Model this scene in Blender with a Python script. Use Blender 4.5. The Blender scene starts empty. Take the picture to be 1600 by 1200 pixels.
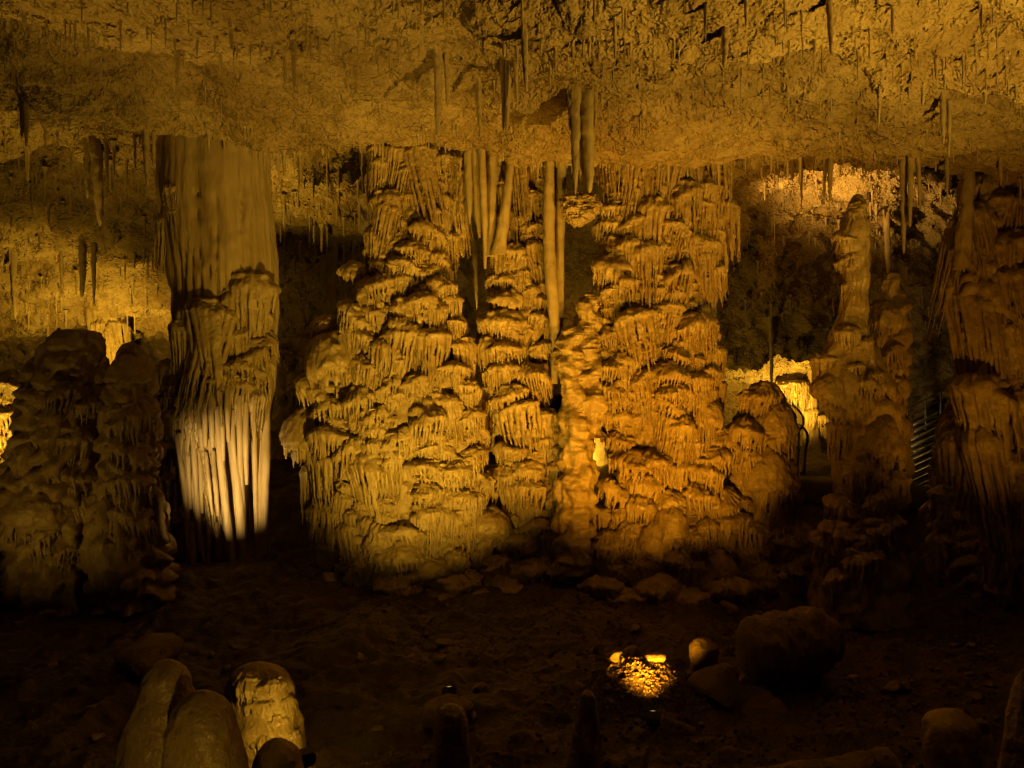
import bpy, math, random
import numpy as np
from mathutils import Vector, Matrix
from mathutils.bvhtree import BVHTree

R = math.radians
random.seed(7)
rng = np.random.default_rng(11)
scene = bpy.context.scene

# ------------------------------------------------------------------ camera
F = 1256.0                       # focal length in photograph pixels (1600 wide)
EYE = 3.0                        # eye height over the lowest cave floor
cam = bpy.data.cameras.new("camera")
cam.sensor_width = 36.0
cam.lens = 36.0 * F / 1600.0
cam.clip_start = 0.05
cam.clip_end = 200.0
camo = bpy.data.objects.new("camera", cam)
camo.location = (0, 0, EYE)
camo.rotation_euler = (R(90), 0, 0)
scene.collection.objects.link(camo)
scene.camera = camo

# ------------------------------------------------------------------ world: underground, no sky
world = bpy.data.worlds.new("World")
scene.world = world
world.use_nodes = True
wb = world.node_tree.nodes["Background"]
wb.inputs[0].default_value = (0.012, 0.007, 0.002, 1)
wb.inputs[1].default_value = 0.05

# ------------------------------------------------------------------ render settings
scene.view_settings.view_transform = 'Standard'
scene.view_settings.look = 'None'
scene.view_settings.exposure = 0.25
scene.view_settings.gamma = 1.0
scene.view_settings.use_curve_mapping = False
scene.render.engine = 'CYCLES'
cy = scene.cycles
cy.use_denoising = True
cy.max_bounces = 4
cy.use_light_tree = False
cy.diffuse_bounces = 3
cy.glossy_bounces = 2
cy.use_adaptive_sampling = True
cy.adaptive_threshold = 0.02
cy.sample_clamp_indirect = 4.0
cy.caustics_reflective = False
cy.caustics_refractive = False

# ------------------------------------------------------------------ lamps of the show cave, plus unseen ones added as fill
# (position, aim point, colour, power W, cone deg, blend, source radius); every one gets a housing further down
YEL = (1.0, 0.56, 0.045)
ORA = (1.0, 0.40, 0.015)
PALE = (1.0, 0.55, 0.055)
WARM = (1.0, 0.64, 0.18)


def W3(px, py, d):
    """point at distance d seen at photograph pixel (px, py)"""
    return Vector(((px - 800.0) / F * d, d, EYE + (600.0 - py) / F * d))


LAMPS = [
    # label, pos, aim, colour, power, cone, blend, radius
    ("black floodlight half hidden in the glowing rubble patch", Vector((1.22, 6.95, 0.12)), W3(960, 560, 12), ORA, 600, 80, 1.0, 0.04),
    ("floodlight low on the floor before the drip wall, aimed at its left half", Vector((-0.6, 7.7, 0.28)), W3(650, 510, 12), YEL, 1250, 78, 1.0, 0.05),
    ("floodlight low on the floor before the drip wall, aimed at its right half", Vector((2.1, 8.2, 0.2)), W3(975, 510, 12), ORA, 800, 78, 1.0, 0.05),
    ("floodlight on the floor aimed at the foot of the fluted column", Vector((-4.0, 8.7, 0.35)), W3(364, 745, 11.6), WARM, 1000, 35, 1.0, 0.025),
    ("unseen floodlight added beyond the right frame edge to light the ceiling", Vector((5.4, 4.4, 0.2)), Vector((2.5, 8.2, 6.2)), PALE, 2350, 80, 1.0, 0.08),  # unseen, added to rake light over the near ceiling
    ("unseen floodlight added beyond the left frame edge to light the ceiling", Vector((-4.6, 6.0, 0.3)), Vector((-3.2, 8.0, 6.3)), PALE, 850, 58, 1.0, 0.08),  # added out of view as the weaker ceiling light
    ("floodlight behind the broken stalagmite at the bottom edge", W3(478, 1185, 5.45), W3(415, 1110, 6.2), YEL, 17, 140, 0.8, 0.02),
    ("floodlight in the left rear chamber behind the dark stalagmites", W3(-35, 740, 15.0), W3(60, 560, 18), YEL, 230, 140, 0.8, 0.05),
    ("floodlight low behind the two dark stalagmites", W3(140, 690, 17.5), W3(110, 470, 20.5), YEL, 800, 110, 0.8, 0.05),
    ("floodlight behind the fluted column aimed at the rear ceiling", W3(390, 520, 14.0), W3(455, 275, 14.8), YEL, 300, 90, 1.0, 0.05),
    ("floodlight behind the drip wall aimed at the rear ceiling", W3(1100, 470, 14.0), W3(1350, 262, 15.2), (1.0, 0.52, 0.085), 1400, 58, 1.0, 0.05),
    ("floodlight in the far alcove over the walkway", W3(1236, 665, 19.4), W3(1240, 600, 20.2), YEL, 300, 150, 0.6, 0.03),
    ("floodlight far behind the slit in the drip wall", W3(895, 715, 16.8), W3(930, 690, 18.0), YEL, 130, 130, 0.6, 0.03),
    ("unseen floodlight added beyond the right frame edge to brighten the right-edge column", Vector((5.6, 7.3, 0.15)), W3(1500, 420, 11.5), ORA, 330, 60, 1.0, 0.06),  # added off-frame so the right column stays out of the dark
    ("unseen floodlight added behind the middle of the drip wall to brighten the rear rock", Vector((1.6, 13.7, 1.3)), Vector((2.2, 18.0, 4.2)), YEL, 210, 130, 1.0, 0.06),  # added ambient light for the rock behind the wall gaps
    ("unseen floodlight added beyond the left frame edge to brighten the dark stalagmites", Vector((-6.6, 7.4, 0.2)), W3(120, 690, 11), PALE, 75, 60, 1.0, 0.05),  # added fill for the stalagmite fronts, source out of view
    ("small lamp under the stairway behind the tall stalagmite", W3(1452, 770, 16.4), W3(1440, 560, 18.0), YEL, 600, 130, 1.0, 0.05),
    ("stair lamp on the left of the steel steps", W3(1395, 690, 14.0), W3(1440, 690, 14.6), WARM, 70, 130, 1.0, 0.03),
    ("floodlight at the foot of the reddish drapery column in the rear chamber", W3(176, 640, 19.3), W3(170, 545, 21.3), YEL, 420, 120, 1.0, 0.05),
    ("small lamp behind the window of the drip wall", W3(722, 540, 13.7), W3(740, 462, 14.2), YEL, 45, 110, 1.0, 0.03),
    ("floodlight behind the dark stalagmites aimed straight up at the straw-covered roof", W3(105, 620, 13.1), W3(120, 205, 13.0), YEL, 330, 110, 1.0, 0.05),
    ("unseen fill lamp added near the viewer, below the frame", Vector((-1.0, 1.7, 0.7)), W3(280, 1120, 4.5), PALE, 42, 30, 1.0, 0.04),  # added fill light for the foreground stalagmites
    ("small lamp behind the stalagmite at the right frame edge", Vector((3.45, 4.9, 0.9)), W3(1600, 1110, 4.5), ORA, 8, 90, 1.0, 0.03),
]

# ================================================================== helpers
COL = scene.collection


def smooth(me):
    me.polygons.foreach_set("use_smooth", np.ones(len(me.polygons), dtype=bool))


def mesh_np(name, V, Q, mat, smooth_on=True):
    """mesh from an (n,3) array and an (m,k) index array (k = 3 or 4)"""
    me = bpy.data.meshes.new(name)
    V = np.asarray(V, dtype=np.float32)
    Q = np.asarray(Q, dtype=np.int32)
    m, k = Q.shape
    me.vertices.add(len(V))
    me.vertices.foreach_set("co", V.ravel())
    me.loops.add(m * k)
    me.loops.foreach_set("vertex_index", Q.ravel())
    me.polygons.add(m)
    me.polygons.foreach_set("loop_start", np.arange(0, m * k, k, dtype=np.int32))
    me.update(calc_edges=True)
    if smooth_on:
        smooth(me)
    if mat:
        me.materials.append(mat)
    return me


def link(name, me, parent=None, loc=None, rot=None, scale=None):
    o = bpy.data.objects.new(name, me)
    COL.objects.link(o)
    if parent is not None:
        o.parent = parent
    if loc is not None:
        o.location = loc
    if rot is not None:
        o.rotation_euler = rot
    if scale is not None:
        o.scale = scale
    return o


def tag(o, label, cat, group=None):
    o["label"] = label
    o["category"] = cat
    o["kind"] = "thing"
    if group:
        o["group"] = group
    return o


def thing(name, label, cat, loc=(0, 0, 0), group=None):
    return tag(link(name, None, loc=loc), label, cat, group)


_T = rng.random((8, 4096)).astype(np.float32)
_P = rng.permutation(4096).astype(np.int64)


def vnoise(P, seed=0):
    """value noise in [0,1] at (n,3) points"""
    P = np.asarray(P, dtype=np.float64) + seed * 17.31
    i = np.floor(P).astype(np.int64)
    f = P - i
    f = f * f * (3 - 2 * f)
    T = _T[seed % 8]
    out = np.zeros(len(P))
    for dx in (0, 1):
        wx = f[:, 0] if dx else 1 - f[:, 0]
        hx = _P[(i[:, 0] + dx) & 4095]
        for dy in (0, 1):
            wy = wx * (f[:, 1] if dy else 1 - f[:, 1])
            hy = _P[(hx + i[:, 1] + dy) & 4095]
            for dz in (0, 1):
                wz = wy * (f[:, 2] if dz else 1 - f[:, 2])
                out += wz * T[(hy + i[:, 2] + dz) & 4095]
    return out


def fbm(P, octv=4, gain=0.5, seed=0):
    a, s, t = 1.0, 0.0, 0.0
    P = np.asarray(P, dtype=np.float64)
    for k in range(octv):
        s = s + a * vnoise(P, seed + k)
        t += a
        a *= gain
        P = P * 2.03
    return s / t


def ridged(P, octv=3, gain=0.5, seed=0):
    a, s, t = 1.0, 0.0, 0.0
    P = np.asarray(P, dtype=np.float64)
    for k in range(octv):
        s = s + a * (1 - np.abs(2 * vnoise(P, seed + k) - 1))
        t += a
        a *= gain
        P = P * 2.1
    return s / t


def grid_quads(nu, nv, wrap=False):
    """quads of a grid stored row-major as v*nu+u"""
    u = np.arange(nu if wrap else nu - 1)
    v = np.arange(nv - 1)
    U, Vv = np.meshgrid(u, v)
    U1 = (U + 1) % nu
    return np.stack([Vv * nu + U, Vv * nu + U1, (Vv + 1) * nu + U1, (Vv + 1) * nu + U], -1).reshape(-1, 4)


# ------------------------------------------------------------------ signed-distance volumes, meshed by surface nets
class Vol:
    def __init__(s, lo, hi, h):
        s.lo = np.array(lo, float)
        s.h = h
        s.n = np.ceil((np.array(hi, float) - s.lo) / h).astype(int) + 1
        s.f = np.full(s.n, 1.0, dtype=np.float32)

    def sub(s, lo, hi):
        a = np.clip(np.floor((np.array(lo) - s.lo) / s.h).astype(int), 0, s.n - 1)
        b = np.clip(np.ceil((np.array(hi) - s.lo) / s.h).astype(int) + 1, 1, s.n)
        b = np.maximum(b, a + 1)
        X = (s.lo[0] + s.h * np.arange(a[0], b[0]))[:, None, None]
        Y = (s.lo[1] + s.h * np.arange(a[1], b[1]))[None, :, None]
        Z = (s.lo[2] + s.h * np.arange(a[2], b[2]))[None, None, :]
        return (slice(a[0], b[0]), slice(a[1], b[1]), slice(a[2], b[2])), X, Y, Z

    def put(s, sl, d, k):
        a = s.f[sl]
        h = np.clip(0.5 + 0.5 * (a - d) / k, 0, 1)
        s.f[sl] = a + (d - a) * h - k * h * (1 - h)

    def ellipsoid(s, c, r, k=0.03, low=None):
        m = max(k * 2, 0.04)
        sl, X, Y, Z = s.sub([c[i] - r[i] - m for i in range(3)], [c[i] + r[i] + m for i in range(3)])
        q = np.sqrt(((X - c[0]) / r[0]) ** 2 + ((Y - c[1]) / r[1]) ** 2 + ((Z - c[2]) / np.where(Z < c[2], low or r[2], r[2])) ** 2)
        s.put(sl, (q - 1) * min(min(r), low or 9), k)

    def capsule(s, a, b, r0, r1, k=0.02):
        a = np.array(a, float)
        b = np.array(b, float)
        m = max(r0, r1) + 2 * k + s.h
        sl, X, Y, Z = s.sub(np.minimum(a, b) - m, np.maximum(a, b) + m)
        ab = b - a
        t = ((X - a[0]) * ab[0] + (Y - a[1]) * ab[1] + (Z - a[2]) * ab[2]) / max(ab @ ab, 1e-9)
        t = np.clip(t, 0, 1)
        d = np.sqrt((X - a[0] - t * ab[0]) ** 2 + (Y - a[1] - t * ab[1]) ** 2 + (Z - a[2] - t * ab[2]) ** 2)
        s.put(sl, d - (r0 + (r1 - r0) * t), k)

    def nets(s):
        f = s.f
        ins = f < 0
        n = s.n
        c = np.zeros(n - 1, dtype=np.int8)
        for dx in (0, 1):
            for dy in (0, 1):
                for dz in (0, 1):
                    c += ins[dx:n[0] - 1 + dx, dy:n[1] - 1 + dy, dz:n[2] - 1 + dz]
        act = (c > 0) & (c < 8)
        idx = np.full(n - 1, -1, dtype=np.int64)
        cells = np.argwhere(act)
        idx[act] = np.arange(len(cells))
        acc = np.zeros((len(cells), 3))
        cnt = np.zeros(len(cells))
        cor = [(x, y, z) for x in (0, 1) for y in (0, 1) for z in (0, 1)]
        val = {q: f[cells[:, 0] + q[0], cells[:, 1] + q[1], cells[:, 2] + q[2]] for q in cor}
        for q in cor:
            for ax in range(3):
                if q[ax] == 0:
                    p = list(q)
                    p[ax] = 1
                    p = tuple(p)
                    a, b = val[q], val[p]
                    x = (a < 0) != (b < 0)
                    t = np.where(x, a / np.where(x, a - b, 1), 0)
                    base = np.array(q, float)[None, :].repeat(len(cells), 0)
                    base[:, ax] += t
                    acc += base * x[:, None]
                    cnt += x
        V = s.lo + s.h * (cells + acc / np.maximum(cnt, 1)[:, None])
        quads = []
        for ax in range(3):
            sh = [slice(1, n[i] - 1) for i in range(3)]
            sh[ax] = slice(0, n[ax] - 1)
            a = ins[tuple(sh)]
            sh2 = list(sh)
            sh2[ax] = slice(1, n[ax])
            b = ins[tuple(sh2)]
            for flip, m in ((False, a & ~b), (True, ~a & b)):
                g = np.argwhere(m)
                if not len(g):
                    continue
                for i in range(3):
                    if i != ax:
                        g[:, i] += 1
                u, w = [(1, 2), (2, 0), (0, 1)][ax]
                q = []
                for du, dw in ((-1, -1), (0, -1), (0, 0), (-1, 0)):
                    e = g.copy()
                    e[:, u] += du
                    e[:, w] += dw
                    q.append(idx[e[:, 0], e[:, 1], e[:, 2]])
                if flip:
                    q = q[::-1]
                quads.append(np.stack(q, 1))
        return V, np.concatenate(quads)


# ================================================================== materials
def mat_rock(name, c1, c2, c3=None, rough=0.62, bump=0.012, s=6.0, fine=45.0, streak=False, spec=0.35, flake=False):
    m = bpy.data.materials.new(name)
    m.use_nodes = True
    nt = m.node_tree
    N, L = nt.nodes, nt.links
    b = N["Principled BSDF"]
    geo = N.new("ShaderNodeNewGeometry")
    mp = N.new("ShaderNodeMapping")
    L.new(geo.outputs["Position"], mp.inputs[0])
    mp.inputs["Scale"].default_value = (1, 1, 0.16) if streak else (1, 1, 1)

    def noise(scale, det, rgh=0.6, src=None):
        n = N.new("ShaderNodeTexNoise")
        n.inputs["Scale"].default_value = scale
        n.inputs["Detail"].default_value = det
        n.inputs["Roughness"].default_value = rgh
        L.new((src or mp).outputs[0], n.inputs["Vector"])
        return n

    n1 = noise(s * 0.22, 3)
    n2 = noise(s, 4, 0.65)
    r1 = N.new("ShaderNodeValToRGB")
    r1.color_ramp.elements[0].position = 0.32
    r1.color_ramp.elements[1].position = 0.68
    r1.color_ramp.elements[0].color = (*c1, 1)
    r1.color_ramp.elements[1].color = (*c2, 1)
    L.new(n1.outputs[0], r1.inputs[0])
    mx = N.new("ShaderNodeMixRGB")
    L.new(r1.outputs[0], mx.inputs[1])
    mx.inputs[2].default_value = (*(c3 or c1), 1)
    r2 = N.new("ShaderNodeValToRGB")
    r2.color_ramp.elements[0].position = 0.5
    r2.color_ramp.elements[1].position = 0.75
    L.new(n2.outputs[0], r2.inputs[0])
    ml = N.new("ShaderNodeMath")
    ml.operation = 'MULTIPLY'
    ml.inputs[1].default_value = 0.75
    L.new(r2.outputs[0], ml.inputs[0])
    L.new(ml.outputs[0], mx.inputs[0])
    L.new(mx.outputs[0], b.inputs["Base Color"])
    # roughness: damp patches
    rr = N.new("ShaderNodeMapRange")
    rr.inputs["To Min"].default_value = rough - 0.18
    rr.inputs["To Max"].default_value = rough + 0.2
    L.new(n2.outputs[0], rr.inputs[0])
    L.new(rr.outputs[0], b.inputs["Roughness"])
    b.inputs["Specular IOR Level"].default_value = spec
    # relief
    n3 = noise(fine, 2.5, 0.7, mp if streak else geo)
    n4 = noise(fine * 0.3, 2, 0.6, mp if streak else geo)
    ad = N.new("ShaderNodeMath")
    ad.operation = 'MULTIPLY_ADD'
    ad.inputs[1].default_value = 1.2 if flake else 2.2
    L.new(n4.outputs[0], ad.inputs[0])
    L.new(n3.outputs[0], ad.inputs[2])
    last = ad
    if flake:
        vo = N.new("ShaderNodeTexVoronoi")
        vo.inputs["Scale"].default_value = 12.0
        wv = N.new("ShaderNodeVectorMath")
        wv.operation = 'MULTIPLY_ADD'
        wv.inputs[1].default_value = (0.35, 0.35, 0.35)
        L.new(n4.outputs["Color"], wv.inputs[0])
        L.new(geo.outputs["Position"], wv.inputs[2])
        L.new(wv.outputs[0], vo.inputs["Vector"])
        a2 = N.new("ShaderNodeMath")
        a2.operation = 'MULTIPLY_ADD'
        a2.inputs[1].default_value = 2.0
        L.new(vo.outputs["Distance"], a2.inputs[0])
        L.new(ad.outputs[0], a2.inputs[2])
        last = a2
    bp = N.new("ShaderNodeBump")
    bp.inputs["Strength"].default_value = 1.0
    bp.inputs["Distance"].default_value = bump
    L.new(last.outputs[0], bp.inputs["Height"])
    L.new(bp.outputs[0], b.inputs["Normal"])
    return m


def mat_plain(name, c, rough=0.5, metal=0.0, emit=None, es=0.0):
    m = bpy.data.materials.new(name)
    m.use_nodes = True
    nt = m.node_tree
    b = nt.nodes["Principled BSDF"]
    n = nt.nodes.new("ShaderNodeTexNoise")
    n.inputs["Scale"].default_value = 25
    mr = nt.nodes.new("ShaderNodeMixRGB")
    mr.inputs[1].default_value = (*[x * 0.75 for x in c], 1)
    mr.inputs[2].default_value = (*c, 1)
    nt.links.new(n.outputs[0], mr.inputs[0])
    nt.links.new(mr.outputs[0], b.inputs["Base Color"])
    b.inputs["Roughness"].default_value = rough
    b.inputs["Metallic"].default_value = metal
    if emit:
        b.inputs["Emission Color"].default_value = (*emit, 1)
        b.inputs["Emission Strength"].default_value = es
        m.cycles.emission_sampling = 'NONE'
    return m


M_FLOW = mat_rock("flowstone", (0.25, 0.18, 0.085), (0.37, 0.285, 0.155), (0.16, 0.105, 0.045), rough=0.40, bump=0.011, s=6, fine=34, spec=0.5)
M_COLUMN = mat_rock("fluted_calcite", (0.30, 0.22, 0.13), (0.44, 0.35, 0.23), (0.2, 0.135, 0.07), rough=0.5, bump=0.009, s=4, fine=40, streak=True)
M_CEIL = mat_rock("ceiling_rock", (0.19, 0.13, 0.062), (0.40, 0.31, 0.175), (0.11, 0.07, 0.03), rough=0.7, bump=0.022, s=3.5, fine=24, flake=True)
M_STAL = mat_rock("stalactite_calcite", (0.28, 0.22, 0.13), (0.42, 0.34, 0.22), (0.2, 0.14, 0.075), rough=0.55, bump=0.005, s=7, fine=45)
M_FLOOR = mat_rock("cave_floor_clay", (0.045, 0.029, 0.015), (0.08, 0.053, 0.028), (0.025, 0.017, 0.009), rough=0.7, bump=0.03, s=2.5, fine=14)
M_RUBBLE = mat_rock("rubble_stone", (0.14, 0.095, 0.05), (0.22, 0.16, 0.09), (0.08, 0.053, 0.026), rough=0.75, bump=0.01, s=8, fine=40)
M_METAL = mat_plain("dark_painted_steel", (0.02, 0.02, 0.02), 0.45, 0.3)
M_STEEL = mat_plain("bare_steel", (0.5, 0.38, 0.22), 0.45, 0.6)
M_LENS = mat_plain("lamp_glass", (0.8, 0.7, 0.4), 0.2, 0, (1.0, 0.72, 0.25), 1.0)
M_TREAD = mat_plain("walkway_concrete", (0.16, 0.13, 0.10), 0.8)

# ================================================================== setting: ceiling, rear wall, floor
# profile of the ceiling along depth for several photograph columns: (distance, photograph row)
# near rows are shared: flat roof over the viewer, a first lip, a shallow recess, then the main lip
def near_rows(lip, l1):
    zl = EYE + (600 - lip) / F * 11.2
    return [(-5.0, zl + 0.45), (0.0, zl + 0.35), (3.5, zl + 0.22), (5.6, zl + 0.05), (6.9 + l1, zl - 0.2), (7.3 + l1, zl - 0.24),
            (7.45 + l1, zl + 0.34), (8.7, zl + 0.42), (9.6, zl + 0.2), (10.6, zl + 0.04), (11.15, zl), (11.35, zl + 0.05), (11.55, zl + 0.34)]


def far_rows(rows):
    return [(d, EYE + (600 - py) / F * d) for d, py in rows]


LEFT = [(12.4, 165), (13.2, 205), (13.9, 226), (14.1, 205), (15.2, 250), (16.2, 310), (17.6, 365), (19.2, 428), (20.8, 470), (22.4, 512), (23.0, 528), (23.4, 512), (25.0, 520), (27.0, 560), (27.8, 640), (28.2, 760)]
MIDL = [(12.4, 215), (13.4, 235), (14.4, 268), (15.2, 300), (16.4, 345), (17.6, 385), (18.6, 408), (19.0, 398), (20.0, 420), (21.0, 460), (21.8, 500), (22.4, 540), (23.0, 580), (23.5, 620), (24.0, 680), (24.4, 780)]
MID = [(12.4, 222), (13.4, 240), (14.6, 262), (15.6, 300), (16.8, 340), (17.8, 370), (18.4, 400), (19.0, 440), (19.6, 480), (20.0, 520), (20.4, 560), (20.8, 600), (21.2, 640), (21.6, 690), (22.0, 740), (22.2, 800)]
RGHT = [(12.4, 232), (13.4, 254), (14.6, 280), (15.8, 302), (16.4, 324), (16.7, 360), (17.0, 410), (17.4, 460), (17.9, 505), (18.3, 545), (18.6, 556), (18.9, 548), (20.2, 566), (21.2, 610), (21.6, 660), (22.0, 760)]
RIG2 = [(12.4, 232), (13.4, 254), (14.6, 270), (15.6, 288), (16.0, 310), (16.3, 360), (16.7, 420), (17.0, 470), (17.4, 520), (17.7, 560), (18.0, 590), (18.3, 610), (18.8, 630), (19.2, 660), (19.6, 700), (20.0, 780)]
KEYS = [  # photograph column at the lip, lip row, first-lip shift, rear rows
    (-900, 150, 0.6, LEFT), (-250, 158, 0.5, LEFT), (0, 168, 0.3, LEFT), (120, 184, 0.2, LEFT), (250, 210, 0.0, LEFT), (420, 231, 0.2, MIDL), (540, 223, 0.5, MIDL),
    (640, 218, 0.2, MIDL), (740, 213, -0.3, MID), (830, 236, -0.1, MID), (930, 250, 0.3, MID), (1000, 255, 0.2, MID), (1090, 250, -0.2, RGHT), (1200, 243, 0.0, RGHT), (1320, 247, 0.4, RGHT),
    (1420, 256, 0.5, RIG2), (1500, 268, 0.4, RIG2), (1600, 272, 0.2, RIG2), (1800, 270, 0.1, RIG2), (2500, 240, 0.1, RIG2)]

prof = np.array([near_rows(l, s) + far_rows(r) for _, l, s, r in KEYS])          # key, row, (d, z)
NU, NV = 720, 500


def cat_interp(xk, Y, x):
    """smooth interpolation of rows Y (k, ...) at x"""
    i = np.clip(np.searchsorted(xk, x) - 1, 0, len(xk) - 2)
    t = np.clip((x - xk[i]) / (xk[i + 1] - xk[i]), 0, 1)
    t = t * t * (3 - 2 * t)
    t = t.reshape(t.shape + (1,) * (Y.ndim - 1))
    return Y[i] * (1 - t) + Y[i + 1] * t


def build_ceiling():
    uk = np.array([(k[0] - 800.0) / F for k in KEYS])
    u = np.concatenate([np.linspace(-1.36, -0.72, 60, endpoint=False), np.linspace(-0.72, 0.72, NU - 120), np.linspace(0.72, 1.36, 61)[1:]])
    pr = cat_interp(uk, prof, u)                                   # nu, rows, 2
    # resample each profile; row density follows what the viewer can resolve
    rows = pr.shape[1]
    seg = np.array([4, 6, 10, 26, 34, 14, 26, 34, 36, 38, 28, 14, 20] + [26] * (rows - 14))
    seg = np.maximum(2, (seg * (NV / seg.sum()))).astype(int)
    tt = np.concatenate([np.linspace(k, k + 1, n, endpoint=False) for k, n in enumerate(seg)] + [[rows - 1.0]])
    k = np.clip(np.floor(tt).astype(int), 0, rows - 2)
    f = (tt - k)[None, :, None]
    k0, k3 = np.maximum(k - 1, 0), np.minimum(k + 2, rows - 1)
    # Catmull-Rom, halved with linear so that lips stay crisp
    p0, p1, p2, p3 = pr[:, k0], pr[:, k], pr[:, k + 1], pr[:, k3]
    cr = 0.5 * (2 * p1 + (p2 - p0) * f + (2 * p0 - 5 * p1 + 4 * p2 - p3) * f ** 2 + (3 * p1 - p0 - 3 * p2 + p3) * f ** 3)
    P = 0.6 * cr + 0.4 * (p1 * (1 - f) + p2 * f)
    nu, nv = P.shape[0], P.shape[1]
    d = P[..., 0]
    X = u[:, None] * np.maximum(d, 9.0 + 0 * d) * 1.0
    Z = P[..., 1]
    # the roof comes down to the floor far out at both sides
    out = np.clip((np.abs(u)[:, None] - 1.05) / 0.3, 0, 1)
    Z = Z - out ** 2 * 9
    back = np.clip((-d - 1.5) / 3.5, 0, 1)
    Z = Z - back ** 2 * 7.5
    # uneven lip lines
    w = np.stack([X.ravel() * 1.3, d.ravel() * 0.5, 0 * d.ravel()], 1)
    d = d + ((fbm(w, 4, 0.55, 3) - 0.5) * 0.35).reshape(d.shape)
    V = np.stack([X, d, Z], -1).transpose(1, 0, 2).reshape(-1, 3)    # row-major: v*nu+u
    # normals by finite difference
    G = V.reshape(nv, nu, 3)
    du = np.gradient(G, axis=1)
    dv = np.gradient(G, axis=0)
    n = np.cross(du, dv)
    n /= np.linalg.norm(n, axis=-1, keepdims=True) + 1e-9
    n = n.reshape(-1, 3)
    n *= np.where(n[:, 2:3] > 0, -1, 1)                              # into the cave
    big = (fbm(V * 0.55, 3, 0.5, 1) - 0.5) * 0.2
    warp = V + 0.35 * np.stack([fbm(V * 1.2, 2, 0.5, 2), fbm(V * 1.2 + 9, 2, 0.5, 4), fbm(V * 1.2 + 21, 2, 0.5, 5)], 1)
    t = fbm(warp * np.array([1.1, 2.4, 1.6]), 4, 0.55, 6) * 12
    fl = np.floor(t)
    ter = (fl + np.clip((t - fl) * 4.0 - 1.5, 0, 1)) / 12               # flakes: flat treads, short risers
    mid = (ridged(warp * np.array([1.5, 2.6, 2.0]), 4, 0.55, 2) - 0.6) * 0.22
    sm = (ridged(V * 8.0, 3, 0.6, 5) - 0.6) * 0.05
    xs = (ridged(V * 17.0, 2, 0.6, 1) - 0.6) * 0.03
    far = 1 + 0.9 * np.clip((V[:, 1] - 11.8) / 1.5, 0, 1)
    far = far - 0.18 * np.clip((12.2 - V[:, 1]) / 0.6, 0, 1)
    h = big + (mid + (ter - 0.5) * 0.62) * far + sm * 0.8 + xs * 0.8
    calm = np.clip((V[:, 1] - 0.5) / 3, 0.2, 1)
    V = V + n * (h * calm)[:, None]
    return V, grid_quads(nu, nv)


CV, CQ = build_ceiling()
ceiling = link("cave_ceiling", mesh_np("cave_ceiling", CV, CQ, M_CEIL))
ceiling["kind"] = "structure"
ceiling["label"] = "rough ochre rock roof of the cave with overhanging lips"
BV_C = BVHTree.FromPolygons([tuple(v) for v in CV[:, :].tolist()], CQ.tolist())


def floor_z(x, y):
    x = np.asarray(x, float)
    y = np.asarray(y, float)
    base = np.interp(y, [-8, 2, 6, 8, 9.5, 10.8, 11.6, 13, 15, 18, 22, 30], [0.5, 0.0, -0.05, -0.06, -0.05, 0.0, 0.1, 0.5, 1.0, 1.2, 1.3, 1.6])
    base = base + 0.36 * np.exp(-(((x + 4.3) / 1.7) ** 2 + ((y - 11.3) / 0.9) ** 2)) + 0.2 * np.exp(-(((x + 1.6) / 0.9) ** 2 + ((y - 9.2) / 0.8) ** 2))
    base = base + 0.10 * np.exp(-(((x + 0.9) / 1.2) ** 2 + ((y - 10.9) / 0.8) ** 2))
    base = base - 0.25 * np.exp(-(((x - 4.5) / 2.5) ** 2 + ((y - 10.5) / 1.5) ** 2))
    base = base + 0.3 * np.exp(-(((x - 1.33) / 0.5) ** 2 + ((y - 7.9) / 0.45) ** 2)) + 0.1 * np.exp(-(((x - 1.25) / 0.5) ** 2 + ((y - 7.0) / 0.4) ** 2))
    P = np.stack([x.ravel(), y.ravel(), 0 * x.ravel()], 1)
    n = (fbm(P * 0.7, 4, 0.5, 1) - 0.5) * 0.5 + (ridged(P * 2.2, 3, 0.5, 3) - 0.6) * 0.22 + (fbm(P * 7, 3, 0.6, 5) - 0.5) * 0.11
    return base + n.reshape(x.shape)


def build_floor():
    v = np.concatenate([np.linspace(-8, 4, 30, endpoint=False), np.linspace(4, 13, 250, endpoint=False), np.linspace(13, 30, 60)])
    u = np.concatenate([np.linspace(-1.5, -0.7, 50, endpoint=False), np.linspace(-0.7, 0.7, 300), np.linspace(0.7, 1.5, 51)[1:]])
    X = u[None, :] * np.maximum(v[:, None], 9)
    Y = np.repeat(v[:, None], len(u), 1)
    Z = floor_z(X, Y)
    return np.stack([X, Y, Z], -1).reshape(-1, 3), grid_quads(len(u), len(v))


FV, FQ = build_floor()
floor = link("cave_floor", mesh_np("cave_floor", FV, FQ, M_FLOOR))
floor["kind"] = "structure"
floor["label"] = "dark uneven clay floor of the cave"


def fz(x, y):
    return float(floor_z(np.array([x]), np.array([y]))[0])


def hit_ceiling(px, py):
    o = Vector((0, 0, EYE))
    dr = (W3(px, py, 10) - o).normalized()
    h = BV_C.ray_cast(o, dr, 60)
    return h[0]


def ceiling_above(x, y, z0=2.0):
    h = BV_C.ray_cast(Vector((x, y, z0)), Vector((0, 0, 1)), 20)
    return h[0].z if h[0] is not None else None


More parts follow.
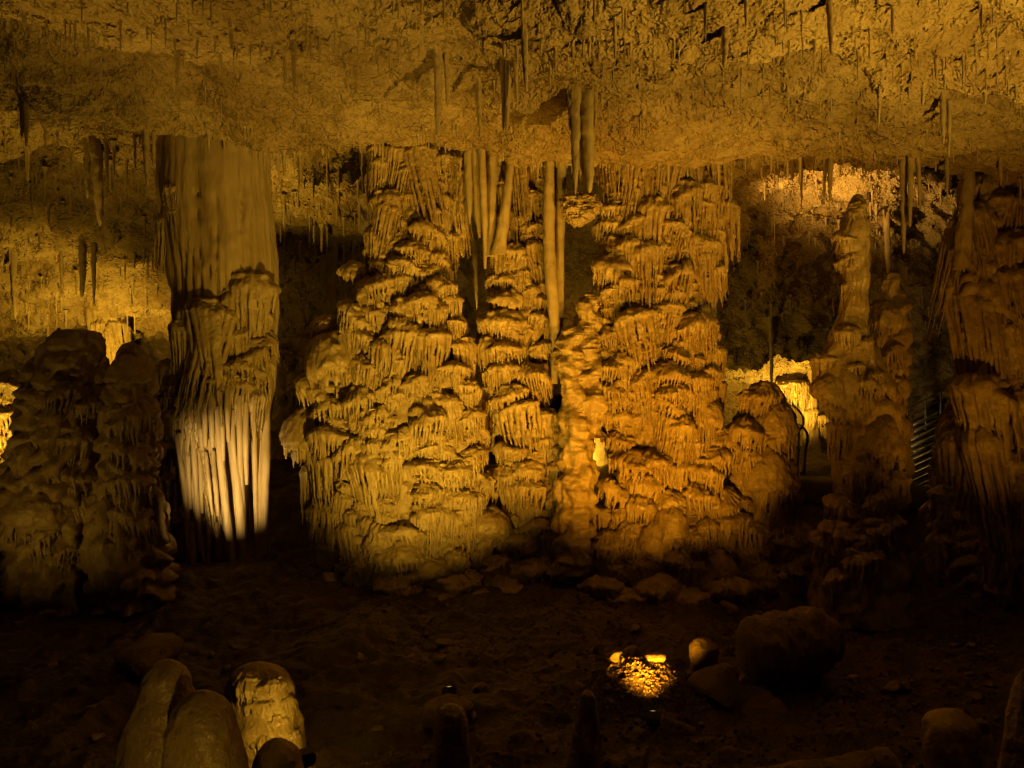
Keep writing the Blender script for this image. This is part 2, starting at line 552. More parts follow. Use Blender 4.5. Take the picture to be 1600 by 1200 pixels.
# ================================================================== flowstone shelf library
def make_shelf(kind, seed):
    """one shelf of flowstone, width 1, top at z=0, hanging down to z=-A; wall at y=0, front towards -y"""
    r = random.Random(seed)
    A = {"ledge": 0.52, "bell": 0.95, "drape": 1.75, "dome": 0.85, "curtain": 3.0}[kind] * r.uniform(0.92, 1.08)
    D = {"ledge": 0.44, "bell": 0.42, "drape": 0.32, "dome": 0.46, "curtain": 0.30}[kind] * r.uniform(0.9, 1.1)
    cap = {"ledge": 0.13, "bell": 0.17, "drape": 0.17, "dome": 0.36, "curtain": 0.2}[kind] * r.uniform(0.8, 1.2)
    h = {"ledge": 1 / 62, "bell": 1 / 68, "drape": 1 / 58, "dome": 1 / 52, "curtain": 1 / 44}[kind]
    v = Vol((-0.62, -D - 0.14, -A - 0.1), (0.62, 0.22, 0.1), h)
    skew = r.uniform(-0.18, 0.18)
    tilt = r.uniform(-0.3, 0.3)
    wf, wp, wa = r.uniform(0.8, 2.2), r.uniform(0, 6.28), r.uniform(0.03, 0.11) * (1.0 if kind in ("ledge", "bell") else 0.8)
    # cap: a flattened dome, blunt below, broken into lobes
    v.ellipsoid((skew * 0.3, 0.04, -cap), (0.43, D * 0.88, cap), 0.05, low=0.07)
    if kind == "dome":
        v.ellipsoid((skew * 0.5, -D * 0.12, -cap * 1.0), (0.44, D * 0.88, cap * 0.95), 0.08, low=0.1)
    nl = {"ledge": 7, "bell": 6, "drape": 5, "dome": 5, "curtain": 5}[kind]
    for i in range(nl):
        ph = math.pi + math.pi * (i + 0.5 + r.uniform(-0.35, 0.35)) / nl
        lx, ly = 0.38 * math.cos(ph), 0.82 * D * math.sin(ph)
        lr = r.uniform(0.09, 0.17)
        lz = -cap * r.uniform(0.8, 1.15) - 0.08 * abs(math.cos(ph)) + tilt * lx + wa * math.sin(wf * ph + wp)
        v.ellipsoid((lx, ly, lz), (lr, lr * 0.8, lr * r.uniform(0.4, 0.75)), 0.05, low=lr * 0.35)
    for i in range(r.randint(4, 8)):                                   # knobs on top
        ph = math.pi + math.pi * r.random()
        q = r.uniform(0.15, 0.8)
        v.ellipsoid((0.42 * q * math.cos(ph), D * q * math.sin(ph), -cap * (0.12 + 0.55 * q * q)), (r.uniform(.05, .13), r.uniform(.05, .1), r.uniform(.03, .06)), 0.035)
    # the core that the drips hang in front of
    zb = -A * r.uniform(0.6, 0.8) * (0.72 if kind == "ledge" else 1.0)
    for t in np.linspace(0, 1, 6):
        s = 1 - 0.6 * t
        v.ellipsoid((skew * t, 0.08, -cap + (zb + cap) * t), (0.30 * s, D * 0.42 * s, max(0.07, abs(zb + cap) / 6)), 0.06)
    # drips: broad at the lip, thinning to a point, some grown together
    n = {"ledge": 24, "bell": 24, "drape": 19, "dome": 28, "curtain": 16}[kind]
    env = [r.uniform(0.45, 1.0) for _ in range(6)]
    for i in range(n):
        q = (i + r.uniform(0.1, 0.9)) / n
        ph = math.pi * (1.02 + 0.96 * q)
        rad = r.uniform(0.86, 1.04)
        x0, y0 = 0.45 * rad * math.cos(ph), D * rad * math.sin(ph)
        z0 = -cap * r.uniform(0.85, 1.25) - 0.08 * abs(math.cos(ph)) ** 2 + tilt * x0 + wa * math.sin(wf * ph + wp)
        e = np.interp(q * 5, range(6), env)
        side = 1 - 0.3 * abs(math.cos(ph))
        if kind == "dome":
            L = (A - cap) * r.uniform(0.3, 0.95) * e
        elif kind == "curtain":
            L = (A - cap) * r.uniform(0.45, 1.0)
        else:
            L = (A + z0) * (r.uniform(0.3, 0.65) if r.random() < 0.45 else r.uniform(0.65, 1.0)) * side * (0.45 + 0.55 * e)
        r0 = {"ledge": 0.027, "bell": 0.028, "drape": 0.036, "dome": 0.022, "curtain": 0.046}[kind] * r.uniform(0.7, 1.5)
        r1 = r0 * r.uniform(0.22, 0.4)
        lean = r.uniform(0.02, 0.13) * (1.6 if kind in ("drape", "curtain") else 1.0)
        x1 = x0 * (1 - lean) + skew * 0.25 * L + r.uniform(-.015, .015)
        y1 = y0 * (1 - lean * 1.5)
        zt = z0 - L
        xm, ym, zm = (x0 + x1) / 2 + r.uniform(-.015, .015), (y0 + y1) / 2, (z0 + zt) / 2
        if kind != "dome":                                            # ribs that run over the crown
            v.capsule((x0 * 0.5, y0 * 0.45, z0 + cap * 0.95), (x0 * 0.8, y0 * 0.8, z0 + cap * 0.6), r0 * 0.6, r0 * 1.05, 0.012)
        v.capsule((x0 * 0.8, y0 * 0.8, z0 + cap * 0.6), (x0, y0, z0), r0 * 1.05, r0 * 1.25, 0.016)
        v.capsule((x0, y0, z0), (xm, ym, zm), r0 * 1.2, r0 * 0.72, 0.02)
        v.capsule((xm, ym, zm), (x1, y1, zt), r0 * 0.72, r1, 0.014)
    # second, lower fringe on the core
    if kind in ("bell", "drape", "dome", "curtain"):
        for i in range(12):
            ph = math.pi * (1.08 + 0.84 * r.random())
            x0, y0 = 0.27 * math.cos(ph), D * 0.55 * math.sin(ph)
            z0 = -cap - (A - cap) * r.uniform(0.15, 0.5)
            L = min(A + z0, (A - cap) * r.uniform(0.2, 0.5))
            r0 = r.uniform(0.022, 0.045)
            v.ellipsoid((x0 * 0.95, y0 * 0.9, z0), (0.07, 0.06, 0.05), 0.04)
            v.capsule((x0, y0, z0), (x0 * 0.95 + skew * 0.2 * L, y0 * 0.95, z0 - L), r0, r0 * 0.3, 0.015)
    V, Q = v.nets()
    nv = V + 0.022 * np.stack([fbm(V * 9 + seed, 2) - 0.5, fbm(V * 9 + seed + 50, 2) - 0.5, fbm(V * 11 + seed + 90, 2) - 0.5], 1) * 2
    if kind == "dome":
        nv = nv + (V - V.mean(0)) * (0.35 * (fbm(V * 4 + seed, 3) - 0.5))[:, None]
    nv[:, 0] += 0.06 * (fbm(V * 2.2 + seed * 3, 2) - 0.5)
    nv[:, 2] += 0.09 * (fbm(V * 2.5 + seed * 5, 2) - 0.5)
    me = mesh_np("flowstone_" + kind, nv, Q, M_FLOW)
    return me, A


SHELF = {}
for kind, n in (("ledge", 9), ("bell", 11), ("drape", 9), ("dome", 5), ("curtain", 4)):
    SHELF[kind] = [make_shelf(kind, 100 * len(kind) + i) for i in range(n)]


# ================================================================== lofted bodies
class Body:
    """upright mass from silhouette rows (photograph row, left, right) at distance d"""

    def __init__(s, rows, d, deep=0.75, fill=1.0, tail=0.4):
        z = np.array([EYE + (600 - r[0]) / F * d for r in rows])
        xl = np.array([(r[1] - 800) / F * d for r in rows])
        xr = np.array([(r[2] - 800) / F * d for r in rows])
        o = np.argsort(z)
        s.z, s.c, s.a, s.d, s.deep = z[o], ((xl + xr) / 2)[o], ((xr - xl) / 2 * fill)[o], d, deep
        s.ztop, s.zbot = s.z[-1], s.z[0] - tail

    def cx(s, z):
        return np.interp(z, s.z, s.c)

    def hw(s, z):
        return np.interp(z, s.z, s.a)

    def front(s, x, z):
        a = max(s.hw(z), 1e-3)
        q = min(abs((x - s.cx(z)) / a), 0.97)
        b = a * s.deep
        return s.d - b * (1 - q ** 2.4) ** (1 / 2.4)

    def yaw(s, x, z):
        a = max(s.hw(z), 1e-3)
        q = max(-0.95, min(0.95, (x - s.cx(z)) / a))
        return math.asin(q) * 0.75

    def mesh(s, name, mat, seed=0, flute=0.05, lump=0.12, nth=130, nz=150, nfl=26, cap=False, fine=0.02, drip=0.0, back=0.0, capk=0.9, grooves=()):
        zz = np.linspace(s.zbot, s.ztop, nz)
        if cap:
            t = np.linspace(0, 1, nz)
            zz = s.zbot + (s.ztop - s.zbot) * (1 - (1 - t) ** 1.6)
        t = np.linspace(0, 2 * math.pi, nth, endpoint=False)
        th = t + 0.62 * np.cos(t)                                       # denser towards the front (-y)
        a = np.interp(zz, s.z, s.a)
        c = np.interp(zz, s.z, s.c)
        # soften the straight-line silhouettes
        ker = np.hanning(9)
        ker /= ker.sum()
        a = np.convolve(np.pad(a, 4, mode='edge'), ker, 'valid')
        c = np.convolve(np.pad(c, 4, mode='edge'), ker, 'valid')
        a = np.maximum(a - back, 0.02)
        if cap:
            k = np.clip((s.ztop - zz) / max(0.05, capk * a[int(nz * 0.7)]), 0, 1)
            a = a * np.sqrt(np.clip(1 - (1 - k) ** 2, 0.0, 1))
        e = 2 / 2.4
        ct = np.sign(np.cos(th)) * np.abs(np.cos(th)) ** e
        st = np.sign(np.sin(th)) * np.abs(np.sin(th)) ** e
        TH, ZZ = np.meshgrid(th, zz)
        unit = np.stack([np.cos(TH).ravel(), np.sin(TH).ravel()], 1)
        A = a[:, None]
        pos = np.stack([(c[:, None] + A * ct[None]).ravel(), (s.d + s.deep * A * st[None]).ravel(), ZZ.ravel()], 1)
        # vertical flutes, lumps, crust
        rmean = np.mean(s.a)
        fp = np.stack([unit[:, 0] * nfl / 6, unit[:, 1] * nfl / 6, ZZ.ravel() * 0.35 + seed * 3.7], 1)
        fl = (1 - np.abs(2 * fbm(fp, 2, 0.5, seed) - 1)) - 0.6
        lu = fbm(pos * 1.7 + seed * 5, 3, 0.55, seed + 1) - 0.5
        fi = ridged(pos * 7 + seed, 3, 0.6, seed + 2) - 0.6
        sc = np.clip(A.repeat(nth, 1).ravel() / max(rmean, 1e-3), 0.1, 1.3)
        dr = (fl * flute + lu * lump + fi * fine) * sc
        if drip > 0:                                                   # small overlapping drip fringes
            for q, (fz_, fs, am) in enumerate(((1.5, 9.0, 1.0), (2.3, 14.0, 0.8))):
                ph = ZZ.ravel() * fz_ + 5.0 * fbm(pos * np.array([1.9, 1.9, 0.8]) + seed * 9 + q * 31, 3, 0.5, seed + q)
                w = np.mod(ph, 1.0)                                    # 0 just above a fringe tip, 1 at its crown
                col_ = vnoise(pos * np.array([fs, fs, 0.6]) + q * 13 + seed, seed + 3)
                ridge = 1 - np.abs(2 * col_ - 1)
                prof = np.where(w > 0.75, (1 - w) / 0.25, np.clip((w - 0.45 * (1 - ridge)) / 0.25, 0, 1))
                dr = dr + drip * am * prof * (0.5 + 0.5 * ridge) * sc
        for gp, g0, g1 in grooves:                                     # open slits between old flutes
            gx = (gp - 800) / F * (s.d - 0.62)
            za, zb_ = EYE + (600 - g1) / F * (s.d - 0.6), EYE + (600 - g0) / F * (s.d - 0.6)
            m = np.clip((pos[:, 2] - za) / 0.08, 0, 1) * np.clip((zb_ - pos[:, 2]) / 0.45, 0, 1) * (unit[:, 1] < 0)
            wob = 0.012 * np.sin(pos[:, 2] * 5 + gp)
            dr = dr - 0.09 * m * np.exp(-((pos[:, 0] - gx - wob) / 0.011) ** 2)
        pos[:, 0] += unit[:, 0] * dr
        pos[:, 1] += unit[:, 1] * dr
        return mesh_np(name, pos, grid_quads(nth, nz, True), mat)


SLITS = [(924, 940, 684, 752), (866, 886, 572, 640), (1012, 1022, 668, 702), (728, 752, 436, 490)]


def clear(items):
    keep = []
    for it in items:
        px, py, w, h = it[:4]
        bad = False
        for a, b, c, d in SLITS:
            if px + w * 0.5 > a and px - w * 0.5 < b and py + h > c and py < d:
                bad = True
        if not bad:
            keep.append(it)
    return keep


def put_shelves(body, root, items, rnd, grow=1.12, out=0.0, mats=None):
    for it in items:
        px, py, w, hh = it[:4]
        kind = it[4] if len(it) > 4 else None
        asp = hh / w
        if kind is None:
            kind = "ledge" if asp < 0.66 else "bell" if asp < 1.25 else "drape" if asp < 2.3 else "curtain"
        hh *= 1.25
        if kind == 'ledge' and rnd.random() < 0.6:
            kind, hh = 'bell', max(hh * 1.15, 0.85 * w)
        me, A = rnd.choice(SHELF[kind])
        d = body.d
        for _ in range(3):
            x = (px - 800) / F * d
            z = EYE + (600 - py) / F * d
            zc = z - hh / F * d * 0.5
            d = body.front(x, zc)
        d += 0.02
        x = (px - 800) / F * d
        z = EYE + (600 - py) / F * d
        sw = w / F * d * grow
        sz = hh / F * d * grow / A
        sy = 0.5 * (sw + sz) * rnd.uniform(0.75, 1.05)
        o = link({"ledge": "flowstone_ledge", "bell": "flowstone_bell", "drape": "flowstone_drape", "dome": "flowstone_dome", "curtain": "flowstone_curtain"}[kind], me, root,
                 loc=(x - root.location.x, d - out + 0.04 - root.location.y, z + 0.02 - root.location.z),
                 rot=(rnd.uniform(-.10, .08), rnd.uniform(-.22, .22), body.yaw(x, zc) + rnd.uniform(-.3, .3)),
                 scale=(sw * rnd.choice((-1, 1)), sy, sz))


def fill_shelves(body, root, n, rnd, y0, y1, wr=(28, 60), ar=(0.5, 1.5), kinds=None, inset=0.86, drapes=0):
    """cover the rest of a body with smaller shelves, set a little deeper"""
    pts = []
    tries = 0
    while len(pts) < n and tries < n * 30:
        tries += 1
        py = rnd.uniform(y0, y1)
        z = EYE + (600 - py) / F * body.d
        c, a = body.cx(z), body.hw(z)
        x = c + rnd.uniform(-1, 1) * a * inset
        px = 800 + x / body.d * F
        w = wr[0] + (wr[1] * 1.35 - wr[0]) * rnd.random() ** 1.7
        if any(abs(px - q[0]) < 0.24 * (w + q[2]) and abs(py - q[1]) < 0.28 * w for q in pts):
            continue
        if py < drapes:
            if rnd.random() < 0.45:
                continue
            pts.append((px, py, w * 1.1, w * rnd.uniform(1.6, 2.6), 'drape'))
            continue
        it = (px, py, w, w * rnd.uniform(*ar)) + ((rnd.choice(kinds),) if kinds else ())
        if not clear([it]):
            continue
        pts.append(it)
    for it in pts:
        put_shelves(body, root, [it], rnd, out=rnd.uniform(-0.05, 0.06))


def rooted(body, name, label, cat, group=None):
    return thing(name, label, cat, (float(body.cx(body.z[0])), body.d, float(body.z[0])), group)


def body_part(body, root, name, **kw):
    me = body.mesh(name, kw.pop("mat", M_FLOW), **kw)
    return link(name, me, root, loc=-root.location)


# ------------------------------------------------------------------ swept tubes (flutes, thin columns)
def tube_mesh(name, pts, rad, mat, n=10, seed=0, knob=0.12, sub=4):
    pts = np.array([tuple(p) for p in pts], float)
    rad = np.array(rad, float)
    k = len(pts)
    t = np.linspace(0, k - 1, (k - 1) * sub + 1)
    P = np.stack([np.interp(t, np.arange(k), pts[:, i]) for i in range(3)], 1)
    ker = np.array([1, 2, 3, 2, 1.0])
    ker /= ker.sum()
    if len(P) > 6:
        for i in range(3):
            q = np.pad(P[:, i], 2, mode='edge')
            P[2:-2, i] = np.convolve(q, ker, 'valid')[2:-2]
    r = np.interp(t, np.arange(k), rad)
    th = np.linspace(0, 2 * math.pi, n, endpoint=False)
    V = np.empty((len(P), n, 3))
    V[:, :, 0] = P[:, None, 0] + r[:, None] * np.cos(th)[None]
    V[:, :, 1] = P[:, None, 1] + r[:, None] * np.sin(th)[None]
    V[:, :, 2] = P[:, None, 2]
    V = V.reshape(-1, 3)
    f = (0.5 * fbm(V * 9 + seed * 7, 3, 0.6, seed) + 0.5 * ridged(V * np.array([26, 26, 5.0]) + seed, 2, 0.5, seed) - 0.55) * knob * 2
    c = np.repeat(P, n, 0)
    V[:, :2] = c[:, :2] + (V[:, :2] - c[:, :2]) * (1 + f[:, None])
    Q = grid_quads(n, len(P), True)
    caps = np.array([[0 + i, (i + 1) % n, n - 1 - ((i + 1) % n) if False else 0, 0] for i in range(0)], dtype=int)
    return mesh_np(name, V, Q, mat)


# ================================================================== stalactite library: length 1 downwards, radius 1 at the root
def make_stalactite(seed, nth=16, nz=56, knob=0.42, taper=1.0):
    r = random.Random(seed)
    t = np.linspace(0, 1, nz)
    prof_r = (1 - t) ** (0.55 * taper) * 0.75 + 0.25 * (1 - t) ** 0.25
    if nz > 20:
        prof_r[:6] *= np.array([1.7, 1.5, 1.32, 1.18, 1.08, 1.03])
    else:
        prof_r[:2] *= np.array([2.2, 1.25])
    prof_r[-1] = 0.03
    th = np.linspace(0, 2 * math.pi, nth, endpoint=False)
    T, H = np.meshgrid(th, t)
    P = np.stack([np.cos(T).ravel(), np.sin(T).ravel(), -H.ravel() * 13], 1)
    k = 1 + knob * 2 * (fbm(P * np.array([0.9, 0.9, 1.1]) + seed * 3.3, 4, 0.6, seed % 7) - 0.5)
    fl = 1 + 0.12 * np.sin(T.ravel() * r.choice((3, 4, 5)) + r.uniform(0, 6)) * (1 - H.ravel())
    rr = np.repeat(prof_r, nth) * k * fl
    bx = 0.25 * np.sin(H.ravel() * r.uniform(1, 4) + r.uniform(0, 6)) * H.ravel()
    V = np.stack([rr * np.cos(T.ravel()) + bx, rr * np.sin(T.ravel()), -H.ravel()], 1)
    return mesh_np("stalactite", V, grid_quads(nth, nz, True), M_STAL)


STAL = [make_stalactite(s, taper=random.uniform(0.6, 1.5)) for s in range(14)]
STRAW = [make_stalactite(50 + s, nth=6, nz=9, knob=0.15, taper=random.uniform(0.35, 1.1)) for s in range(8)]


def stalactite(px, top, bot, w, d, label=None, group=None, name="stalactite", parent=None, lib=None):
    """hang from the roof where the viewer sees its root; root pushed into the rock"""
    h = hit_ceiling(px, top)
    if h is not None and abs(h.y - d) < 3.5:
        d = h.y - 0.02
        zt = h.z
    else:
        zt = EYE + (600 - top) / F * d
        zc = ceiling_above((px - 800) / F * d, d, zt - 0.6)
        zt = zt if zc is None else max(zc, zt)
    x = (px - 800) / F * d
    zb = EYE + (600 - bot) / F * d
    root = zt + (0.1 if d < 12 else 0.4)
    rad = w / F * d / 2 * 0.86
    o = link(name, random.choice(lib or STAL), parent, loc=(x, d, root), rot=(random.uniform(-.03, .03), random.uniform(-.03, .03), random.uniform(0, 6.28)), scale=(rad, rad, root - zb))
    if label:
        tag(o, label, "stalactite", group)
    return o



# ================================================================== the drip wall: three grown-together flowstone columns
rl = random.Random(21)
B_left = Body([(205, 572, 745), (240, 576, 742), (300, 580, 732), (350, 578, 712), (380, 556, 712), (450, 548, 715), (500, 512, 746), (560, 500, 758), (640, 502, 768),
               (700, 484, 768), (760, 486, 775), (830, 488, 785), (880, 500, 800), (930, 520, 810)], 12.2, deep=0.55, fill=0.94)
wall_left = rooted(B_left, "flowstone_column", "wide yellow-lit flowstone column of stacked dripping shelves with mushroom bulges on its left edge", "flowstone column", "columns grown together into the drip wall")
body_part(B_left, wall_left, "trunk", seed=1, flute=0.05, lump=0.16, drip=0.07, back=0.2, nth=180, nz=200)
I_left = [(602, 300, 56, 92, "drape"), (650, 232, 52, 130, "curtain"), (620, 228, 40, 75, "drape"), (590, 232, 40, 70, "drape"), (676, 236, 30, 120, "curtain"), (700, 238, 44, 66, "drape"), (693, 303, 38, 62), (686, 331, 30, 24), (668, 353, 62, 36), (703, 366, 40, 66),
          (645, 381, 62, 36), (637, 406, 64, 46), (670, 413, 42, 38), (596, 410, 42, 30), (560, 413, 56, 34), (585, 440, 74, 60), (688, 436, 58, 50), (620, 472, 20, 24), (660, 460, 66, 56), (692, 440, 48, 68),
          (560, 478, 62, 66), (512, 498, 44, 40, "dome"), (516, 528, 82, 78, "dome"), (627, 508, 74, 100), (678, 516, 66, 92), (712, 500, 36, 46), (570, 563, 54, 68), (510, 588, 84, 48), (612, 578, 26, 22), (612, 592, 42, 42),
          (652, 586, 58, 46), (708, 568, 62, 42), (608, 618, 36, 50), (627, 604, 20, 60), (648, 612, 32, 28), (512, 628, 76, 46), (562, 606, 58, 64), (590, 638, 48, 44), (670, 638, 64, 64), (703, 622, 42, 64), (735, 640, 52, 48), (730, 596, 52, 40),
          (480, 652, 66, 66, "dome"), (516, 670, 84, 60), (505, 705, 64, 100, "drape"), (484, 726, 30, 80, "drape"), (572, 712, 76, 108, "drape"), (622, 674, 66, 50), (585, 668, 32, 52), (668, 693, 44, 32), (614, 712, 38, 80), (660, 720, 64, 38), (666, 755, 56, 44), (710, 722, 64, 48),
          (738, 700, 60, 42), (672, 790, 64, 48), (730, 792, 50, 64), (725, 766, 62, 38), (630, 822, 82, 32), (628, 848, 92, 46), (590, 842, 54, 50), (505, 786, 66, 70, "drape"), (540, 820, 46, 70, "drape"), (718, 860, 48, 52), (668, 874, 64, 40, "dome"), (535, 770, 40, 60, "drape"), (768, 800, 64, 56, "dome"), (757, 816, 32, 48), (776, 868, 74, 54),
          (512, 850, 60, 70, "drape"), (560, 876, 60, 56), (612, 888, 70, 42), (752, 742, 40, 46), (750, 668, 34, 40)]
put_shelves(B_left, wall_left, clear(I_left), rl, grow=1.0, out=0.05)
fill_shelves(B_left, wall_left, 420, rl, 250, 945, (15, 40), (0.75, 2.4), drapes=380)

put_shelves(B_left, wall_left, [(530 + 46 * i, 896 + 22 * (i % 2), 74, 46) for i in range(6)], rl, out=0.22)

rm = random.Random(22)
B_mid = Body([(215, 762, 880), (260, 764, 878), (330, 768, 874), (420, 762, 876), (500, 744, 868), (570, 740, 866), (640, 750, 868), (690, 770, 906), (760, 772, 915), (830, 770, 930), (930, 760, 935)], 12.35, deep=0.7, fill=0.92)
wall_mid = rooted(B_mid, "flowstone_column", "narrow middle flowstone column with a smooth slim pillar running down its right side", "flowstone column", "columns grown together into the drip wall")
body_part(B_mid, wall_mid, "trunk", seed=2, flute=0.05, lump=0.16, drip=0.07, back=0.2, nth=180, nz=200)
I_mid = [(790, 428, 44, 24), (787, 458, 58, 38), (785, 490, 78, 42), (850, 466, 40, 38), (848, 493, 48, 42), (846, 535, 42, 30), (786, 538, 62, 34), (783, 568, 62, 36), (832, 573, 52, 62), (793, 603, 72, 32), (808, 628, 84, 90, "drape"), (846, 643, 42, 56),
         (800, 698, 62, 30), (823, 725, 54, 34), (780, 730, 52, 62), (799, 384, 62, 52), (775, 430, 36, 30), (806, 396, 42, 56), (835, 350, 36, 28), (832, 375, 34, 66, "drape"), (822, 750, 80, 72, "drape"), (828, 720, 52, 30), (876, 731, 34, 36), (882, 762, 52, 32),
         (908, 756, 32, 34), (905, 778, 36, 32), (815, 830, 64, 40), (858, 830, 44, 44), (840, 812, 62, 26), (900, 806, 50, 40), (820, 876, 84, 54), (872, 876, 54, 50), (880, 700, 50, 34), (892, 675, 44, 36), (775, 240, 36, 150, "curtain"), (808, 240, 30, 120, "curtain"), (838, 250, 30, 60, "drape"), (836, 300, 36, 46), (790, 330, 34, 60, "drape")]
put_shelves(B_mid, wall_mid, clear(I_mid), rm, grow=1.0, out=0.05)
fill_shelves(B_mid, wall_mid, 200, rm, 260, 945, (14, 34), (0.75, 2.4), drapes=380)

put_shelves(B_mid, wall_mid, [(795 + 46 * i, 902 + 18 * (i % 2), 70, 44) for i in range(3)], rm, out=0.2)

rr_ = random.Random(23)
B_right = Body([(225, 925, 1150), (280, 932, 1148), (350, 936, 1144), (420, 930, 1138), (500, 926, 1130), (560, 905, 1130), (620, 896, 1132), (660, 934, 1138), (760, 937, 1150), (800, 905, 1160), (860, 890, 1170), (930, 880, 1190)], 12.1, deep=0.5, fill=0.95)
wall_right = rooted(B_right, "flowstone_column", "broad orange-lit flowstone column of dripping shelves right of the bright slit", "flowstone column", "columns grown together into the drip wall")
body_part(B_right, wall_right, "trunk", seed=3, flute=0.05, lump=0.16, drip=0.07, back=0.2, nth=180, nz=200)
I_right = [(966, 408, 78, 48), (953, 453, 48, 34), (946, 480, 36, 28), (990, 488, 78, 100), (1046, 475, 54, 68), (956, 566, 54, 44), (1003, 580, 48, 48), (960, 598, 44, 46), (985, 626, 32, 28), (968, 643, 54, 34), (1043, 623, 62, 44), (1052, 648, 52, 84, "drape"),
           (998, 650, 28, 40), (972, 678, 54, 30), (912, 640, 34, 36), (905, 600, 26, 44), (993, 706, 86, 36), (968, 756, 72, 42), (956, 313, 54, 36), (950, 344, 50, 40), (990, 350, 50, 64), (964, 386, 54, 30), (1030, 376, 50, 34), (1060, 348, 64, 48), (1106, 370, 50, 66, "drape"), (1134, 318, 38, 100, "drape"),
           (1102, 316, 38, 64), (1033, 326, 22, 40), (1065, 308, 38, 36), (1080, 383, 44, 66), (1031, 428, 40, 36), (1060, 416, 54, 60), (950, 245, 50, 74, "drape"), (990, 248, 60, 80, "drape"), (1030, 250, 40, 70, "drape"), (1060, 246, 30, 100, "curtain"), (1084, 246, 26, 90, "curtain"), (1122, 238, 54, 96, "drape"),
           (1028, 448, 50, 36), (1056, 456, 40, 34), (1015, 496, 44, 86, "drape"), (1080, 493, 64, 56), (1104, 496, 46, 86, "drape"), (1120, 543, 38, 66), (1058, 545, 50, 38), (1047, 568, 64, 38), (1090, 583, 50, 66, "drape"), (1112, 576, 48, 70, "drape"), (1128, 598, 28, 66), (1047, 601, 64, 34), (1107, 628, 44, 46, "dome"),
           (1116, 700, 64, 46), (1104, 728, 50, 54), (1130, 670, 64, 52), (1024, 710, 54, 34), (1018, 744, 44, 30), (1092, 760, 66, 56), (1040, 770, 56, 36), (1140, 803, 74, 54), (1050, 792, 56, 66, "dome"), (1104, 812, 50, 76), (1000, 776, 66, 70), (990, 812, 46, 74), (1024, 812, 56, 70, "dome"), (952, 832, 70, 46), (930, 862, 36, 36),
           (966, 876, 66, 48), (1060, 862, 70, 56), (1120, 870, 60, 60, "dome"), (1010, 874, 60, 52), (1092, 690, 36, 50), (1012, 612, 40, 50)]
put_shelves(B_right, wall_right, clear(I_right), rr_, grow=1.0, out=0.05)
fill_shelves(B_right, wall_right, 350, rr_, 255, 945, (15, 42), (0.75, 2.4), drapes=380)

put_shelves(B_right, wall_right, [(935 + 48 * i, 898 + 20 * (i % 2), 74, 46) for i in range(5)], rr_, out=0.2)

rq = random.Random(24)
B_low = Body([(596, 1182, 1222), (620, 1166, 1230), (660, 1150, 1234), (720, 1142, 1236), (800, 1146, 1246), (860, 1150, 1275), (930, 1150, 1290)], 11.9, deep=0.6, fill=0.95)
wall_low = rooted(B_low, "flowstone_block", "low dim flowstone block beside the walkway railing, right end of the drip wall", "flowstone block")
body_part(B_low, wall_low, "trunk", seed=4, flute=0.05, lump=0.14, cap=True, drip=0.1, back=0.06)
put_shelves(B_low, wall_low, [(1198, 600, 52, 56), (1176, 612, 38, 60), (1214, 634, 52, 60, "dome"), (1170, 658, 64, 64), (1220, 663, 50, 66), (1200, 712, 74, 66, "dome"), (1200, 750, 54, 66), (1180, 818, 64, 56), (1222, 828, 64, 66), (1160, 848, 70, 46),
                              (1240, 770, 40, 60), (1156, 776, 48, 36), (1160, 720, 40, 50), (1235, 870, 50, 50), (1190, 880, 60, 50, "dome")], rq, out=0.02)
fill_shelves(B_low, wall_low, 25, rq, 640, 900, (20, 44), (0.6, 1.4))


# slim pillars in front of the wall
def pillar(name, label, path, rads, parent=None, mat=None, knob=0.32, n=20, cat="column", group=None, sub=14):
    pts = [W3(*p) for p in path]
    base = pts[-1]
    if parent is None:
        root = tag(link(name, tube_mesh(name, [p - base for p in pts], [r / F * pts[0].y for r in rads], mat or M_COLUMN, n=n, seed=len(bpy.data.meshes) % 50, knob=knob, sub=sub), loc=base), label, cat, group)
        return root
    return link(name, tube_mesh(name, [p - parent.location for p in pts], [r / F * pts[0].y for r in rads], mat or M_COLUMN, n=n, seed=len(bpy.data.meshes) % 50, knob=knob, sub=sub), parent)


pillar("slim_column", "smooth pale slim column running from the roof lip down the middle of the drip wall", [(859, 235, 11.75), (858, 300, 11.75), (858, 380, 11.75), (862, 450, 11.7), (868, 520, 11.7), (872, 580, 11.7)], [6, 8, 9, 9, 8, 5], mat=M_STAL)
pillar("slim_column", "darker slim column just right of the smooth pale one", [(878, 240, 11.95), (876, 320, 11.95), (874, 420, 11.9), (872, 500, 11.9), (866, 600, 11.9)], [8, 7, 7, 8, 6], mat=M_STAL)
pillar("slim_column", "tilted slim column left of the pale one, narrowing upwards", [(800, 235, 11.7), (794, 290, 11.7), (786, 350, 11.7), (778, 400, 11.75)], [5, 7, 9, 12], mat=M_STAL)
pillar("slim_column", "thin greenish column hanging past the dark window in the drip wall", [(752, 210, 11.3), (754, 280, 11.3), (757, 340, 11.3), (758, 420, 11.35)], [5, 6, 5, 2], mat=M_STAL)
pillar("slim_column", "pale ribbed column left of the greenish one above the window", [(742, 215, 11.4), (746, 280, 11.4), (747, 330, 11.4), (749, 372, 11.4)], [7, 8, 6, 2], mat=M_STAL)
pillar("slim_column", "dim slim column in the upper left corner of the dark window", [(731, 205, 11.9), (732, 260, 11.9), (733, 310, 11.9), (734, 350, 11.9)], [7, 7, 5, 2], mat=M_STAL)
pillar("slim_column", "dim slim column behind the tilted one near the roof lip", [(768, 205, 11.8), (768, 270, 11.8), (767, 340, 11.8), (766, 400, 11.85)], [9, 9, 8, 6], mat=M_STAL)
